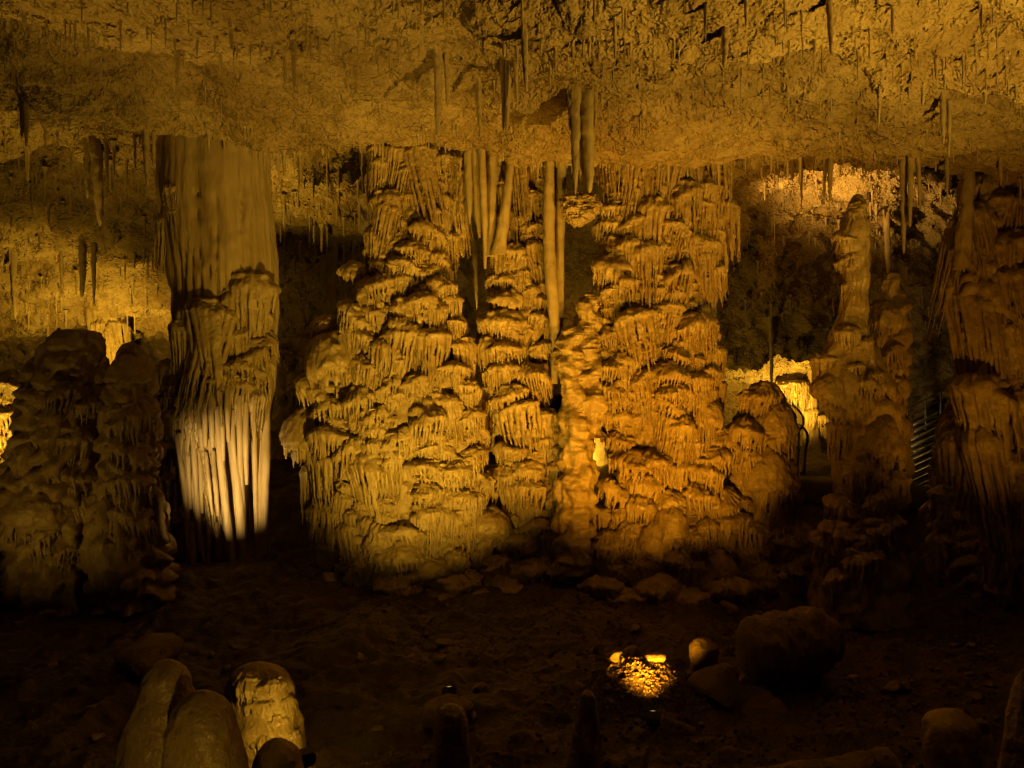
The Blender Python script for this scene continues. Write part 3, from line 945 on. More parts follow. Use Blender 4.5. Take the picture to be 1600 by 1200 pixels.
for lab, rows, dd, sd in [("knobbly orange stalagmite standing beside the dark gap in the drip wall", [(507, 890, 897), (516, 883, 904), (545, 877, 905), (560, 876, 903), (600, 881, 908), (650, 885, 914), (700, 884, 918), (760, 880, 916), (850, 876, 915)], 11.6, 31),
                          ("thin knobbly stalagmite right of the dark gap, taller of two", [(457, 917, 923), (470, 913, 928), (520, 911, 927), (560, 911, 929), (640, 908, 934)], 11.7, 32)]:
    bb = Body(rows, dd, deep=0.9)
    rt = rooted(bb, "knobbly_stalagmite", lab, "stalagmite")
    body_part(bb, rt, "trunk", seed=sd, lump=0.16, flute=0.04, fine=0.09, drip=0.07, cap=True, capk=0.6, nth=110, nz=240)

# ================================================================== the fluted column on the left
rf = random.Random(31)
B_col = Body([(205, 256, 418), (235, 256, 416), (300, 252, 418), (360, 262, 424), (430, 272, 428), (480, 276, 428), (560, 282, 426), (620, 296, 424), (700, 312, 414), (800, 324, 404), (880, 330, 398), (920, 316, 410)], 12.25, deep=0.85)
col = rooted(B_col, "fluted_column", "massive fluted column from floor to roof with a brightly lit foot of long flutes", "column")
body_part(B_col, col, "shaft", mat=M_COLUMN, seed=5, flute=0.05, lump=0.08, nth=250, nz=200, nfl=44, fine=0.014, grooves=[(302, 365, 560), (316, 372, 560), (329, 362, 560), (350, 368, 560), (362, 385, 540), (290, 360, 560), (281, 345, 560), (386, 300, 520), (340, 280, 520), (375, 250, 500), (310, 260, 420)])
put_shelves(B_col, col, [(312, 470, 84, 140, "curtain"), (345, 478, 60, 150, "curtain"), (398, 428, 70, 130, "drape"), (366, 452, 52, 130, "curtain"), (372, 518, 46, 64, "drape"), (402, 528, 58, 50), (384, 566, 66, 40, "bell"), (350, 578, 50, 44, "bell"), (404, 556, 52, 66),
                         (338, 600, 50, 90, "drape"), (372, 592, 52, 96, "drape"), (398, 604, 40, 110, "drape"), (314, 618, 46, 110, "drape"), (300, 640, 44, 130, "curtain"), (320, 700, 44, 110, "curtain"), (294, 672, 34, 150, "curtain"), (316, 806, 50, 90, "drape"),
                         (274, 565, 60, 50, "bell"), (292, 590, 42, 62, "drape"), (264, 612, 44, 56), (268, 640, 48, 84, "drape"), (258, 690, 44, 70), (262, 740, 44, 70), (266, 800, 50, 60), (254, 836, 56, 50, "dome"), (290, 826, 40, 64, "drape"), (268, 290, 30, 60, "drape"), (262, 338, 28, 90, "drape"),
                         (405, 480, 50, 90, "drape"), (290, 500, 44, 100, "drape")], rf, out=0.05)
# every flute is a piece of its own
FL = [([(270, 330), (274, 390), (280, 460)], 4), ([(263, 335), (268, 390), (274, 450)], 3),
      ([(290, 650), (294, 720), (298, 795)], 4.0), ([(300, 650), (304, 720), (308, 800)], 4.5), ([(276, 680), (284, 730), (291, 785)], 4), ([(282, 676), (290, 770), (296, 884)], 5), ([(309, 640), (313, 670), (316, 702)], 4), ([(318, 606), (320, 650), (321, 697)], 4.5), ([(328, 610), (330, 650), (332, 700)], 4.5),
      ([(337, 625), (346, 730), (357, 830), (366, 894)], 6), ([(357, 648), (370, 750), (376, 820), (380, 890)], 7.5), ([(373, 618), (376, 740), (384, 884)], 5), ([(384, 628), (384, 690), (385, 757)], 4.5), ([(395, 618), (398, 720), (403, 884)], 4.5), ([(405, 600), (407, 740), (408, 876)], 6), ([(416, 590), (415, 720), (411, 866)], 7),
      ([(304, 706), (308, 780), (312, 862)], 5), ([(312, 704), (314, 750), (316, 802)], 3.5), ([(322, 706), (326, 750), (332, 804)], 3.2), ([(333, 704), (336, 750), (341, 806)], 3.8), ([(298, 720), (301, 760), (305, 802)], 3.2), ([(312, 812), (317, 850), (322, 892)], 4.5), ([(325, 814), (326, 850), (327, 892)], 3.6),
      ([(338, 816), (339, 840), (340, 872)], 3.5), ([(300, 800), (301, 840), (302, 890)], 6), ([(364, 640), (364, 690), (368, 730)], 4), ([(345, 612), (347, 660), (349, 720)], 4), ([(354, 606), (355, 640), (357, 690)], 4), ([(294, 560), (296, 600), (298, 640)], 4), ([(328, 540), (330, 580), (332, 640)], 8), ([(344, 540), (345, 580), (345, 610)], 7),
      ([(358, 520), (359, 570)], 5), ([(420, 480), (421, 540), (421, 600)], 6)]
for path, r in FL:
    pts = []
    for px, py in path:
        d = B_col.d
        for _ in range(2):
            x = (px - 800) / F * d
            d = B_col.front(x, EYE + (600 - py) / F * d)
        pts.append((px, py, d - (0.24 if py > 600 else 0.0) + (0.14 if (px, py) == path[0] else 0)))
    rads = [r * 0.9] + [r * 1.05] * (len(pts) - 2) + [r * 0.75]
    pillar("flute", None, pts, rads, parent=col, knob=0.10, n=10, sub=14)

# ================================================================== dark stalagmites at the left
B_s1 = Body([(514, 96, 142), (530, 80, 152), (580, 56, 160), (640, 40, 164), (700, 28, 164), (760, 20, 160), (840, 24, 156), (900, 20, 160)], 11.0, deep=0.8, fill=0.84)
s1 = rooted(B_s1, "stalagmite", "huge dark stalagmite with a jagged broken top, silhouetted against the lit rear chamber", "stalagmite")
body_part(B_s1, s1, "trunk", seed=6, flute=0.10, lump=0.25, cap=True, fine=0.06, drip=0.1, capk=0.12)
r5 = random.Random(41)
put_shelves(B_s1, s1, [(60, 760, 96, 76, "dome"), (52, 690, 44, 70, "dome"), (100, 600, 50, 60), (96, 660, 70, 50), (110, 720, 80, 60), (130, 770, 60, 60)], r5)
for tx, ty, tr in ((92, 512, 9), (104, 519, 7), (143, 522, 8), (124, 534, 10)):
    pillar("tip", None, [(tx, ty, 10.9), (tx - 1, ty + 8, 10.9), (tx - 2, ty + 20, 10.95), (tx - 3, ty + 45, 11.0)], [1.5, tr * 0.6, tr, tr * 1.5], parent=s1, mat=M_FLOW, knob=0.5, n=10)
fill_shelves(B_s1, s1, 34, r5, 570, 850, (24, 50), (0.6, 1.3))
B_s2 = Body([(534, 198, 212), (550, 188, 226), (600, 174, 234), (680, 168, 242), (760, 160, 246), (830, 152, 252), (900, 150, 262)], 10.8, deep=0.8, fill=0.74)
s2 = rooted(B_s2, "stalagmite", "dark pointed stalagmite with dripping fringes between the jagged one and the fluted column", "stalagmite")
body_part(B_s2, s2, "trunk", seed=7, flute=0.08, lump=0.16, cap=True, fine=0.04, drip=0.1, capk=0.3)
put_shelves(B_s2, s2, [(204, 560, 56, 50, "dome"), (206, 630, 68, 70), (205, 690, 72, 60), (200, 740, 72, 60), (190, 790, 74, 60), (212, 800, 50, 60), (160, 800, 50, 50)], r5)
fill_shelves(B_s2, s2, 30, r5, 600, 860, (20, 36), (0.7, 1.6), inset=0.7)

# ================================================================== right-hand stalagmites and column
B_p = Body([(303, 1334, 1346), (320, 1328, 1350), (345, 1318, 1353), (372, 1306, 1356), (400, 1310, 1356), (440, 1318, 1356), (480, 1316, 1354), (515, 1302, 1356), (560, 1288, 1372), (610, 1276, 1392), (660, 1310, 1402), (720, 1312, 1410), (780, 1310, 1412), (840, 1290, 1412), (920, 1270, 1420)], 11.0, deep=0.85, fill=0.84)
sp = rooted(B_p, "stalagmite", "tall knobbly stalagmite with a narrow neck and pointed tip almost reaching the lit rear ceiling", "stalagmite")
body_part(B_p, sp, "trunk", seed=8, flute=0.06, lump=0.14, cap=True, fine=0.05, drip=0.05, capk=0.2)
r6 = random.Random(51)
put_shelves(B_p, sp, [(1338, 318, 34, 36), (1322, 362, 44, 34), (1345, 356, 26, 60, "drape"), (1328, 398, 44, 36), (1345, 408, 32, 76), (1330, 440, 34, 66, "drape"), (1325, 512, 50, 80, "drape"), (1350, 530, 40, 70, "drape"), (1292, 556, 56, 70), (1310, 590, 60, 60, "dome"), (1350, 590, 60, 66),
                      (1320, 660, 60, 80), (1375, 660, 66, 80, "dome"), (1345, 720, 70, 60), (1390, 740, 50, 80), (1320, 780, 70, 60), (1380, 810, 80, 60), (1300, 840, 70, 70), (1350, 860, 80, 60)], r6, grow=0.92)
fill_shelves(B_p, sp, 26, r6, 560, 900, (24, 50), (0.7, 1.6))
B_p2 = Body([(424, 1390, 1399), (440, 1384, 1403), (468, 1378, 1405), (480, 1364, 1407), (540, 1360, 1406), (600, 1360, 1404), (700, 1362, 1410)], 11.5, deep=0.8)
sp2 = rooted(B_p2, "stalagmite", "shorter blunt stalagmite behind the right shoulder of the tall knobbly one", "stalagmite")
body_part(B_p2, sp2, "trunk", seed=9, flute=0.03, lump=0.1, cap=True, fine=0.03, drip=0.06, capk=0.4)
put_shelves(B_p2, sp2, [(1384, 478, 46, 60, "dome"), (1384, 540, 48, 60, "bell"), (1384, 590, 48, 60)], r6)
B_r = Body([(130, 1522, 1640), (300, 1514, 1640), (350, 1508, 1650), (420, 1492, 1660), (460, 1490, 1660), (520, 1512, 1670), (580, 1516, 1680), (620, 1502, 1690), (680, 1490, 1700), (760, 1480, 1710), (840, 1472, 1720), (930, 1453, 1740)], 12.0, deep=0.7, fill=0.97)
sr = rooted(B_r, "flowstone_column", "dim brown flowstone column filling the right edge of the view", "flowstone column")
body_part(B_r, sr, "trunk", seed=10, flute=0.10, lump=0.2, drip=0.1)
put_shelves(B_r, sr, [(1512, 340, 48, 154, "drape"), (1510, 400, 52, 112, "drape"), (1504, 446, 56, 170, "curtain"), (1536, 440, 50, 180, "curtain"), (1570, 300, 70, 100, "drape"), (1560, 260, 50, 90, "drape"), (1596, 250, 40, 100, "drape"), (1590, 360, 80, 120, "drape"), (1580, 420, 70, 150, "drape"), (1576, 500, 60, 130, "drape"),
                      (1530, 590, 88, 168, "drape"), (1590, 620, 72, 140, "drape"), (1500, 680, 64, 125, "drape"), (1560, 700, 90, 120, "drape"), (1500, 760, 72, 112, "drape"), (1580, 760, 90, 110, "drape"), (1540, 840, 72, 112, "drape"), (1480, 830, 56, 98, "drape"), (1522, 250, 30, 100, "curtain"), (1600, 850, 64, 125, "drape")], r6)
fill_shelves(B_r, sr, 60, r6, 270, 900, (26, 48), (2.0, 3.6), kinds=["curtain", "drape"])
pillar("slim_column", "slim pillar on the left side of the dim right-edge column", [(1516, 190, 11.5), (1514, 250, 11.4), (1510, 320, 11.3), (1506, 360, 11.3), (1502, 420, 11.3)], [8, 9, 9, 11, 12], knob=0.5)

# ================================================================== rear chambers
r7 = random.Random(61)
B_rl = Body([(575, 0, 36), (600, -10, 44), (640, -30, 40), (700, -60, 10), (800, -70, 0), (900, -80, 0)], 16.5, deep=0.8)
rl_ = rooted(B_rl, "flowstone_mound", "brightly lit flowstone mound at the left edge behind the jagged stalagmite", "flowstone mound")
body_part(B_rl, rl_, "trunk", seed=11, flute=0.1, lump=0.3, cap=True)
put_shelves(B_rl, rl_, [(18, 590, 46, 50), (8, 630, 50, 60), (-4, 670, 50, 50), (-10, 710, 60, 60)], r7)
B_rr = Body([(430, 130, 215), (495, 142, 200), (540, 148, 196), (600, 150, 190), (660, 140, 200), (760, 130, 210)], 21.5, deep=0.8)
rr2 = rooted(B_rr, "flowstone_column", "reddish drapery column glowing in the rear chamber between the two dark stalagmites", "flowstone column")
body_part(B_rr, rr2, "trunk", seed=12, flute=0.15, lump=0.2)
put_shelves(B_rr, rr2, [(155, 500, 26, 80, "curtain"), (172, 505, 24, 90, "curtain"), (188, 500, 24, 70, "curtain"), (165, 580, 36, 40)], r7)
B_rs = Body([(520, 440, 520), (560, 430, 530), (640, 425, 540), (760, 420, 560), (860, 410, 580)], 19.5, deep=0.5)
rs = rooted(B_rs, "flowstone_mass", "dim flowstone mass far behind the gap between fluted column and drip wall", "flowstone mass")
body_part(B_rs, rs, "trunk", seed=13, flute=0.2, lump=0.5, cap=True)
fill_shelves(B_rs, rs, 26, r7, 530, 840, (24, 46), (0.7, 1.5))
# rear wall seen through the slit
B_sl = Body([(640, 890, 980), (700, 880, 990), (760, 880, 990), (860, 880, 990)], 18.0, deep=0.4)
sl_ = rooted(B_sl, "flowstone_mound", "flowstone mound glowing behind the narrow slit in the drip wall", "flowstone mound")
body_part(B_sl, sl_, "trunk", seed=14, flute=0.1, lump=0.2, cap=True)
# alcove by the walkway
B_al = Body([(545, 1262, 1276), (600, 1262, 1278), (660, 1258, 1276), (760, 1250, 1290)], 20.6, deep=0.9)
al = rooted(B_al, "slim_column", "bright thin column in the far lit alcove above the walkway", "column")
body_part(B_al, al, "shaft", seed=15, flute=0.04, lump=0.1)
alc = thing("hanging_drapery", "overexposed white-yellow hanging curtain of drips in the far alcove", "drapery", W3(1238, 590, 20.6))
for i, (px, py, w, h) in enumerate([(1226, 596, 26, 36), (1240, 594, 30, 48), (1254, 596, 24, 60), (1268, 640, 26, 50), (1288, 650, 26, 40)]):
    me, A = SHELF["drape"][i]
    p = W3(px, py, 20.5)
    link("drip_curtain", me, alc, loc=p - alc.location, rot=(0, 0, r7.uniform(-.2, .2)), scale=(w / F * 20.5, w / F * 20.5, h / F * 20.5 / A))
B_as = Body([(560, 1150, 1300), (572, 1160, 1275), (586, 1190, 1262), (594, 1200, 1258)], 20.9, deep=0.5)
ash = rooted(B_as, "rock_shelf", "dark rock shelf above the overexposed curtain in the far alcove", "rock shelf")
body_part(B_as, ash, "slab", seed=16, flute=0.05, lump=0.15, mat=M_CEIL)

# ================================================================== foreground stalagmites
def stump(name, label, rows, d, seed, cat="stalagmite", lump=0.06, mat=None, **kw):
    b = Body(rows, d, deep=0.95, tail=0.0)
    zb = fz(float(b.cx(b.z[0])), d) - 0.1
    b.zbot = zb
    b.z = np.insert(b.z, 0, zb)
    b.c = np.insert(b.c, 0, b.c[0])
    b.a = np.insert(b.a, 0, b.a[0] * 1.15)
    root = rooted(b, name, label, cat)
    me = b.mesh(name, mat or M_FLOW, seed=seed, lump=lump, flute=kw.get("flute", 0.012), fine=kw.get("fine", 0.03), nth=90, nz=110, cap=True, capk=kw.get("capk", 0.9), drip=kw.get("drip", 0.014))
    o = link("trunk", me, root, loc=-root.location)
    return b, root


stump("stalagmite", "taller rounded stalagmite in the dark foreground with a flat nicked top", [(1031, 232, 286), (1045, 228, 289), (1080, 226, 292), (1110, 212, 300), (1150, 198, 305), (1200, 194, 310), (1300, 188, 318)], 4.6, 21)
stump("stalagmite", "shorter round-headed foreground stalagmite in front of the nicked one", [(1079, 288, 342), (1095, 278, 352), (1130, 272, 360), (1170, 266, 370), (1200, 264, 377), (1300, 255, 390)], 4.3, 22)
stump("stalagmite", "small black stalagmite tip in front of the foreground lamp glow", [(1154, 414, 450), (1175, 404, 460), (1200, 398, 466), (1300, 380, 480)], 4.8, 23)
B_k, bk = stump("broken_column", "broken column stub lit bright yellow from its lower right, bottom edge", [(1036, 362, 438), (1080, 362, 448), (1120, 362, 458), (1160, 366, 466), (1200, 376, 476), (1300, 380, 490)], 6.3, 24, cat="column", flute=0.03, fine=0.05, capk=0.9, drip=0.03)
r8 = random.Random(71)
put_shelves(B_k, bk, [(385, 1060, 50, 50), (420, 1064, 50, 46), (400, 1090, 60, 46), (440, 1096, 40, 50), (384, 1120, 44, 60), (424, 1120, 54, 60), (410, 1150, 60, 60), (450, 1150, 40, 60), (390, 1180, 50, 60)], r8, grow=1.0)
stump("stalagmite", "orange-lit stalagmite cut by the right edge of the frame", [(1046, 1594, 1606), (1080, 1590, 1640), (1140, 1582, 1660), (1200, 1574, 1680), (1300, 1560, 1700)], 4.5, 25)
stump("stalagmite", "dim squat stalagmite in the lower right corner of the floor", [(1108, 1468, 1512), (1125, 1456, 1520), (1160, 1454, 1520), (1210, 1460, 1518)], 5.6, 26, lump=0.1)
stump("stalagmite", "thin dim stalagmite left of the rubble lamp", [(1078, 912, 924), (1100, 906, 930), (1150, 896, 934), (1200, 890, 936)], 6.4, 27, lump=0.05)
stump("stalagmite", "stubby dark stalagmite low on the floor left of the rubble lamp", [(1100, 690, 720), (1130, 684, 726), (1200, 680, 730)], 6.3, 28, lump=0.05)
stump("broken_column", "upright broken column drum beside the rubble lamp", [(996, 1082, 1112), (1008, 1078, 1118), (1050, 1080, 1116), (1100, 1078, 1118)], 8.0, 29, cat="column", lump=0.12, fine=0.06, mat=M_RUBBLE)


def lying(name, label, a, b, ra, rb, seed, knob=0.3, mat=None):
    """fallen column piece from a to b"""
    a, b = Vector(a), Vector(b)
    ax = (b - a)
    L = ax.length
    n, m = 40, 50
    t = np.linspace(-0.0, 1, m)
    th = np.linspace(0, 2 * math.pi, n, endpoint=False)
    T, H = np.meshgrid(th, t)
    r = (ra + (rb - ra) * H) * np.clip(np.minimum(H, 1 - H) * L / (0.3 * ra), 0.0, 1) ** 0.4
    P = np.stack([np.cos(T) * r, np.sin(T) * r, H * L], -1).reshape(-1, 3)
    f = 1 + knob * ((ridged(P * 5 + seed, 3, 0.6, seed) - 0.6) * 0.8 + (fbm(P * 2 + seed, 3, 0.5, seed) - 0.5))
    P[:, :2] *= f[:, None]
    q = ax.to_track_quat('Z', 'Y')
    o = link(name, mesh_np(name, P, grid_quads(n, m, True), mat or M_FLOW), loc=a)
    o.rotation_euler = q.to_euler()
    return tag(o, label, "rock")


x, y = 2.75, 8.3
lying("fallen_column", "big dark fallen column drum lying right of the rubble lamp", (x - 0.35, y - 0.2, fz(x, y) + 0.42), (x + 0.55, y + 0.25, fz(x, y) + 0.45), 0.3, 0.32, 3, 0.7, M_RUBBLE)
x, y = 2.35, 6.05
lying("fallen_column", "long fallen column lying along the bottom edge at right", (x - 0.55, y, fz(x - .5, y) + 0.1), (x + 0.6, y + 0.1, fz(x + .6, y) + 0.12), 0.10, 0.12, 4, 0.9, M_RUBBLE)
x, y = 1.0, 5.9
lying("rock_splinter", "pointed rock splinter leaning at the bottom edge below the rubble lamp", (x - 0.12, y, fz(x, y) - 0.05), (x + 0.02, y + 0.1, fz(x, y) + 0.36), 0.05, 0.012, 5, 0.2)

# ================================================================== stones on the floor
def make_stone(seed):
    n, m = 18, 12
    th = np.linspace(0, 2 * math.pi, n, endpoint=False)
    ph = np.linspace(0.02, math.pi - 0.02, m)
    T, H = np.meshgrid(th, ph)
    P = np.stack([np.cos(T) * np.sin(H), np.sin(T) * np.sin(H), np.cos(H)], -1).reshape(-1, 3)
    r = random.Random(seed)
    for _ in range(16):                                               # knock flat faces off
        d = np.array([r.gauss(0, 1) for _ in range(3)])
        d /= np.linalg.norm(d)
        c = r.uniform(0.45, 0.85)
        k = P @ d
        P = P - np.clip(k - c, 0, None)[:, None] * d
    P = P * (1 + 0.3 * (fbm(P * 2.5 + seed, 4, 0.6) - 0.5))[:, None]
    return mesh_np("stone", P * np.array([1, r.uniform(0.6, 0.9), r.uniform(0.4, 0.75)]), grid_quads(n, m, True), M_RUBBLE, False)


STONES = [make_stone(s) for s in range(10)]
r9 = random.Random(81)


def stone(x, y, s, label=None, group=None):
    o = link("stone", r9.choice(STONES), loc=(x, y, fz(x, y) + s * 0.18), rot=(r9.uniform(-.4, .4), r9.uniform(-.4, .4), r9.uniform(0, 6.28)), scale=(s, s, s * r9.uniform(0.7, 1.2)))
    tag(o, label, "stone", group)
    return o


for i in range(100):
    a, q = r9.uniform(0, 6.28), r9.random() ** 0.6
    stone(1.27 + math.cos(a) * q * 0.55, 7.6 + math.sin(a) * q * 0.42, r9.uniform(0.014, 0.05), "small broken stone in the brightly lit rubble patch around the floor lamp", "lit rubble around the floor lamp")
for (px, py, d, s, lab) in [(1003, 1040, 8.3, 0.10, "round pale stone glowing above the lit rubble, left of two"), (1038, 1045, 8.2, 0.13, "larger craggy stone glowing above the lit rubble, right of two"), (965, 1050, 8.0, 0.2, "dim boulder left of the lit rubble patch"),
                            (700, 985, 9.4, 0.2, "lumpy boulder on the slope below the drip wall"), (695, 915, 10.8, 0.16, "rounded pale boulder at the foot of the drip wall"), (1020, 1100, 7.9, 0.16, "flat slab stone at the back of the lit rubble"), (1140, 905, 10.8, 0.22, "upright dim rock at the right foot of the drip wall")]:
    p = W3(px, py, d)
    stone(p.x, d, s, lab)
for hx, hy, hs, lab in [(-0.565, 7.28, 0.38, 'squat dark boulder on the floor left of centre, below the drip wall'), (1.99, 7.78, 0.4, 'squat dark boulder behind the upright drum beside the rubble lamp'), (-3.84, 8.35, 0.58, 'squat dark boulder on the floor below the fluted column')]:
    stone(hx, hy, hs, lab)
for i in range(40):
    d = r9.uniform(6.3, 10.2)
    px = r9.uniform(640, 1560)
    stone((px - 800) / F * d, d, r9.uniform(0.04, 0.16), "loose dark stone scattered over the dim right half of the floor", "dark stones on the right floor")
for i in range(18):
    d = r9.uniform(7.0, 10.0)
    px = r9.uniform(20, 620)
    stone((px - 800) / F * d, d, r9.uniform(0.04, 0.13), "loose dark stone scattered over the dim left half of the floor", "dark stones on the left floor")

# gravel that nobody could count
gv, gq = [], []
for i in range(2600):
    d = r9.uniform(6.0, 11.0)
    x = (r9.uniform(560, 1560) - 800) / F * d
    if min((x - q[1].x) ** 2 + (d - q[1].y) ** 2 for q in LAMPS[1:4]) > 0.8:
        gv.append((x, d))
for i in range(2200):
    a, q = r9.uniform(0, 6.28), r9.random() ** 0.5
    gv.append((1.33 + math.cos(a) * q * 0.62, 7.75 + math.sin(a) * q * 0.5))
gx = np.array(gv)
gz = floor_z(gx[:, 0], gx[:, 1])
octa = np.array([(1, 0, 0), (0, 1, 0), (-1, 0, 0), (0, -1, 0), (0, 0, 1), (0, 0, -1)], float)
tri = np.array([(0, 1, 4), (1, 2, 4), (2, 3, 4), (3, 0, 4), (1, 0, 5), (2, 1, 5), (3, 2, 5), (0, 3, 5)])
gsz = np.where(np.arange(len(gx)) > len(gx) - 2201, 0.55, 1.0)[:, None, None]
GV = (octa[None] * gsz * rng.uniform(0.008, 0.03, (len(gx), 1, 3)) * rng.uniform(0.6, 1.4, (len(gx), 6, 1)) + np.stack([gx[:, 0], gx[:, 1], gz + 0.01], 1)[:, None]).reshape(-1, 3)
GQ = (tri[None] + (np.arange(len(gx)) * 6)[:, None, None]).reshape(-1, 3)
gr = link("gravel", mesh_np("gravel", GV, GQ, M_RUBBLE, False))
tag(gr, "fine gravel strewn over the dark cave floor", "gravel")
gr["kind"] = "stuff"

# ================================================================== stalactites one can pick out
HERO = [  # px, top, bottom, width, distance, label
    (277, 85, 140, 11, 9.3, "dark blade-like stalactite hanging alone above the fluted column"),
    (287, 80, 110, 5, 9.3, "small dark stalactite just right of the dark blade"),
    (458, 72, 147, 12, 8.8, "slim dark stalactite on the ceiling above the right of the fluted column"),
    (148, 222, 352, 22, 13.2, "long pale stalactite with a blunt tip, left of the fluted column"),
    (136, 224, 310, 14, 13.3, "ribbed stalactite fused to the left of the long pale one"),
    (165, 226, 305, 10, 13.2, "thin stalactite right of the long pale one"),
    (228, 212, 292, 14, 11.9, "black pointed stalactite left of the head of the fluted column"),
    (210, 210, 268, 8, 12.0, "thin black stalactite left of the pointed black one"),
    (240, 212, 262, 8, 11.8, "short black stalactite touching the fluted column's head"),
    (42, 168, 230, 12, 11.6, "dark double stalactite near the left edge under the roof lip"),
    (35, 168, 215, 10, 11.6, "shorter dark stalactite at the left edge under the roof lip"),
    (685, 86, 214, 17, 9.0, "long grey-brown stalactite on the ceiling left of centre"),
    (697, 86, 170, 10, 9.0, "thin stalactite on the right side of the long grey-brown one"),
    (748, 136, 216, 11, 9.6, "thin tapering stalactite left of the centre cluster"),
    (795, 105, 213, 14, 9.1, "dark thick stalactite in the centre ceiling cluster"),
    (785, 100, 205, 10, 9.1, "slim stalactite on the left of the centre ceiling cluster"),
    (806, 100, 166, 10, 9.1, "short stalactite on the right of the centre ceiling cluster"),
    (819, 55, 148, 15, 8.0, "bright pale thick stalactite with a blunt end in the centre"),
    (846, 66, 87, 8, 7.8, "short pale peg on the first roof lip right of the thick pale stalactite"),
    (921, 62, 92, 11, 7.8, "short pale forked stalactite on the first roof lip"),
    (960, 45, 95, 10, 7.8, "twisted small stalactite right of the forked one"),
    (1134, 48, 106, 15, 7.7, "pale carrot-shaped stalactite on the first roof lip at right"),
    (1295, 0, 86, 13, 7.0, "pale rod-like stalactite cut by the top edge at right"),
    (1104, 10, 64, 10, 7.2, "dark ragged stalactite near the top edge right of centre"),
    (1166, 5, 45, 10, 7.0, "dark stalactite at the top edge between the carrot and the rod"),
    (1252, 250, 326, 9, 12.6, "dark rod stalactite against the bright rear ceiling, left of three"),
    (1290, 250, 312, 10, 12.6, "dark paired stalactite against the bright rear ceiling"),
    (1299, 250, 316, 12, 12.6, "thicker stalactite of the dark pair against the bright rear ceiling"),
    (1412, 248, 397, 14, 11.8, "long dark stalactite with a pale bulbous tip, right of the tall stalagmite"),
    (1424, 248, 356, 12, 11.8, "dark stalactite close right of the bulb-tipped one"),
    (1434, 248, 330, 9, 11.9, "short dark stalactite right end of the bulb-tipped group"),
    (1484, 160, 246, 10, 10.6, "ragged brown stalactite above the right roof lip"),
    (1474, 150, 225, 12, 10.6, "dark ragged stalactite left of the brown one above the right lip"),
    (1374, 145, 200, 9, 10.2, "dim stalactite on the ceiling above the tall stalagmite"),
    (1480, 250, 318, 8, 12.4, "thin dark stalactite before the right-edge column"),
    (1563, 250, 290, 8, 10.6, "pale thin stalactite over the right-edge column"),
    (1203, 500, 606, 13, 18.0, "dark stalactite hanging before the far lit alcove"),
    (520, 390, 500, 26, 17.5, "dim thick stalactite in the gap between fluted column and drip wall"),
    (505, 400, 470, 18, 17.5, "dim shorter stalactite left of the thick one in the gap"),
    (740, 430, 484, 22, 14.2, "bright yellow blunt stalactite glowing in the window of the drip wall"),
    (20, 400, 500, 14, 18.5, "dark stalactite before the lit rear wall at the left edge"),
    (130, 380, 465, 16, 17.0, "dark stalactite cluster before the lit rear wall, middle one"),
    (146, 385, 478, 12, 17.0, "dark stalactite right of the middle one before the lit rear wall"),
    (95, 400, 465, 8, 17.6, "thin dark stalactite left of the middle one before the lit rear wall"),
    (1385, 345, 470, 13, 13.5, "dim slim column hanging behind the tall stalagmite's neck"),
]
for h in HERO:
    stalactite(*h)

# the big grey cluster left of the right flowstone column: three fused stalactites and a broken crust at its foot
cl = thing("stalactite_cluster", "big grey-green cluster of fused stalactites hanging before the drip wall", "stalactite", W3(908, 140, 10.4))
for px, top, bot, w in [(898, 136, 304, 22), (918, 136, 302, 26), (908, 138, 286, 24), (890, 132, 200, 12), (930, 136, 200, 10), (884, 130, 168, 10), (940, 142, 172, 8), (903, 134, 250, 16), (925, 136, 240, 14)]:
    h = hit_ceiling(908, 138)
    d = h.y + random.uniform(-.06, .06)
    p = W3(px, top, d)
    zb = EYE + (600 - bot) / F * d
    zt = max(p.z, h.z) + 0.12
    link("stalactite", random.choice(STAL), cl, loc=Vector((p.x, d, zt)) - cl.location, rot=(0, 0, random.uniform(0, 6)), scale=(w / F * d / 2, w / F * d / 2, zt - zb))
crust = Body([(300, 892, 920), (312, 882, 930), (332, 880, 930), (346, 888, 918), (356, 896, 906)], 11.6, deep=0.7, tail=0.0)
cr = rooted(crust, "rock_crust", "pale cracked lump of crust lodged beneath the grey stalactite cluster", "rock")
body_part(crust, cr, "lump", seed=17, lump=0.25, flute=0.05, fine=0.16, cap=True, capk=0.3, mat=M_CEIL)

# ------------------------------------------------------------------ soda straws: the largest as parts of the roof, the rest as one mass
r10 = random.Random(91)
spots = []


def try_spot(x, y, L, w, zmin=1.5):
    zc = ceiling_above(x, y, zmin)
    if zc is None:
        return
    spots.append((x, y, zc + 0.04, L, w))


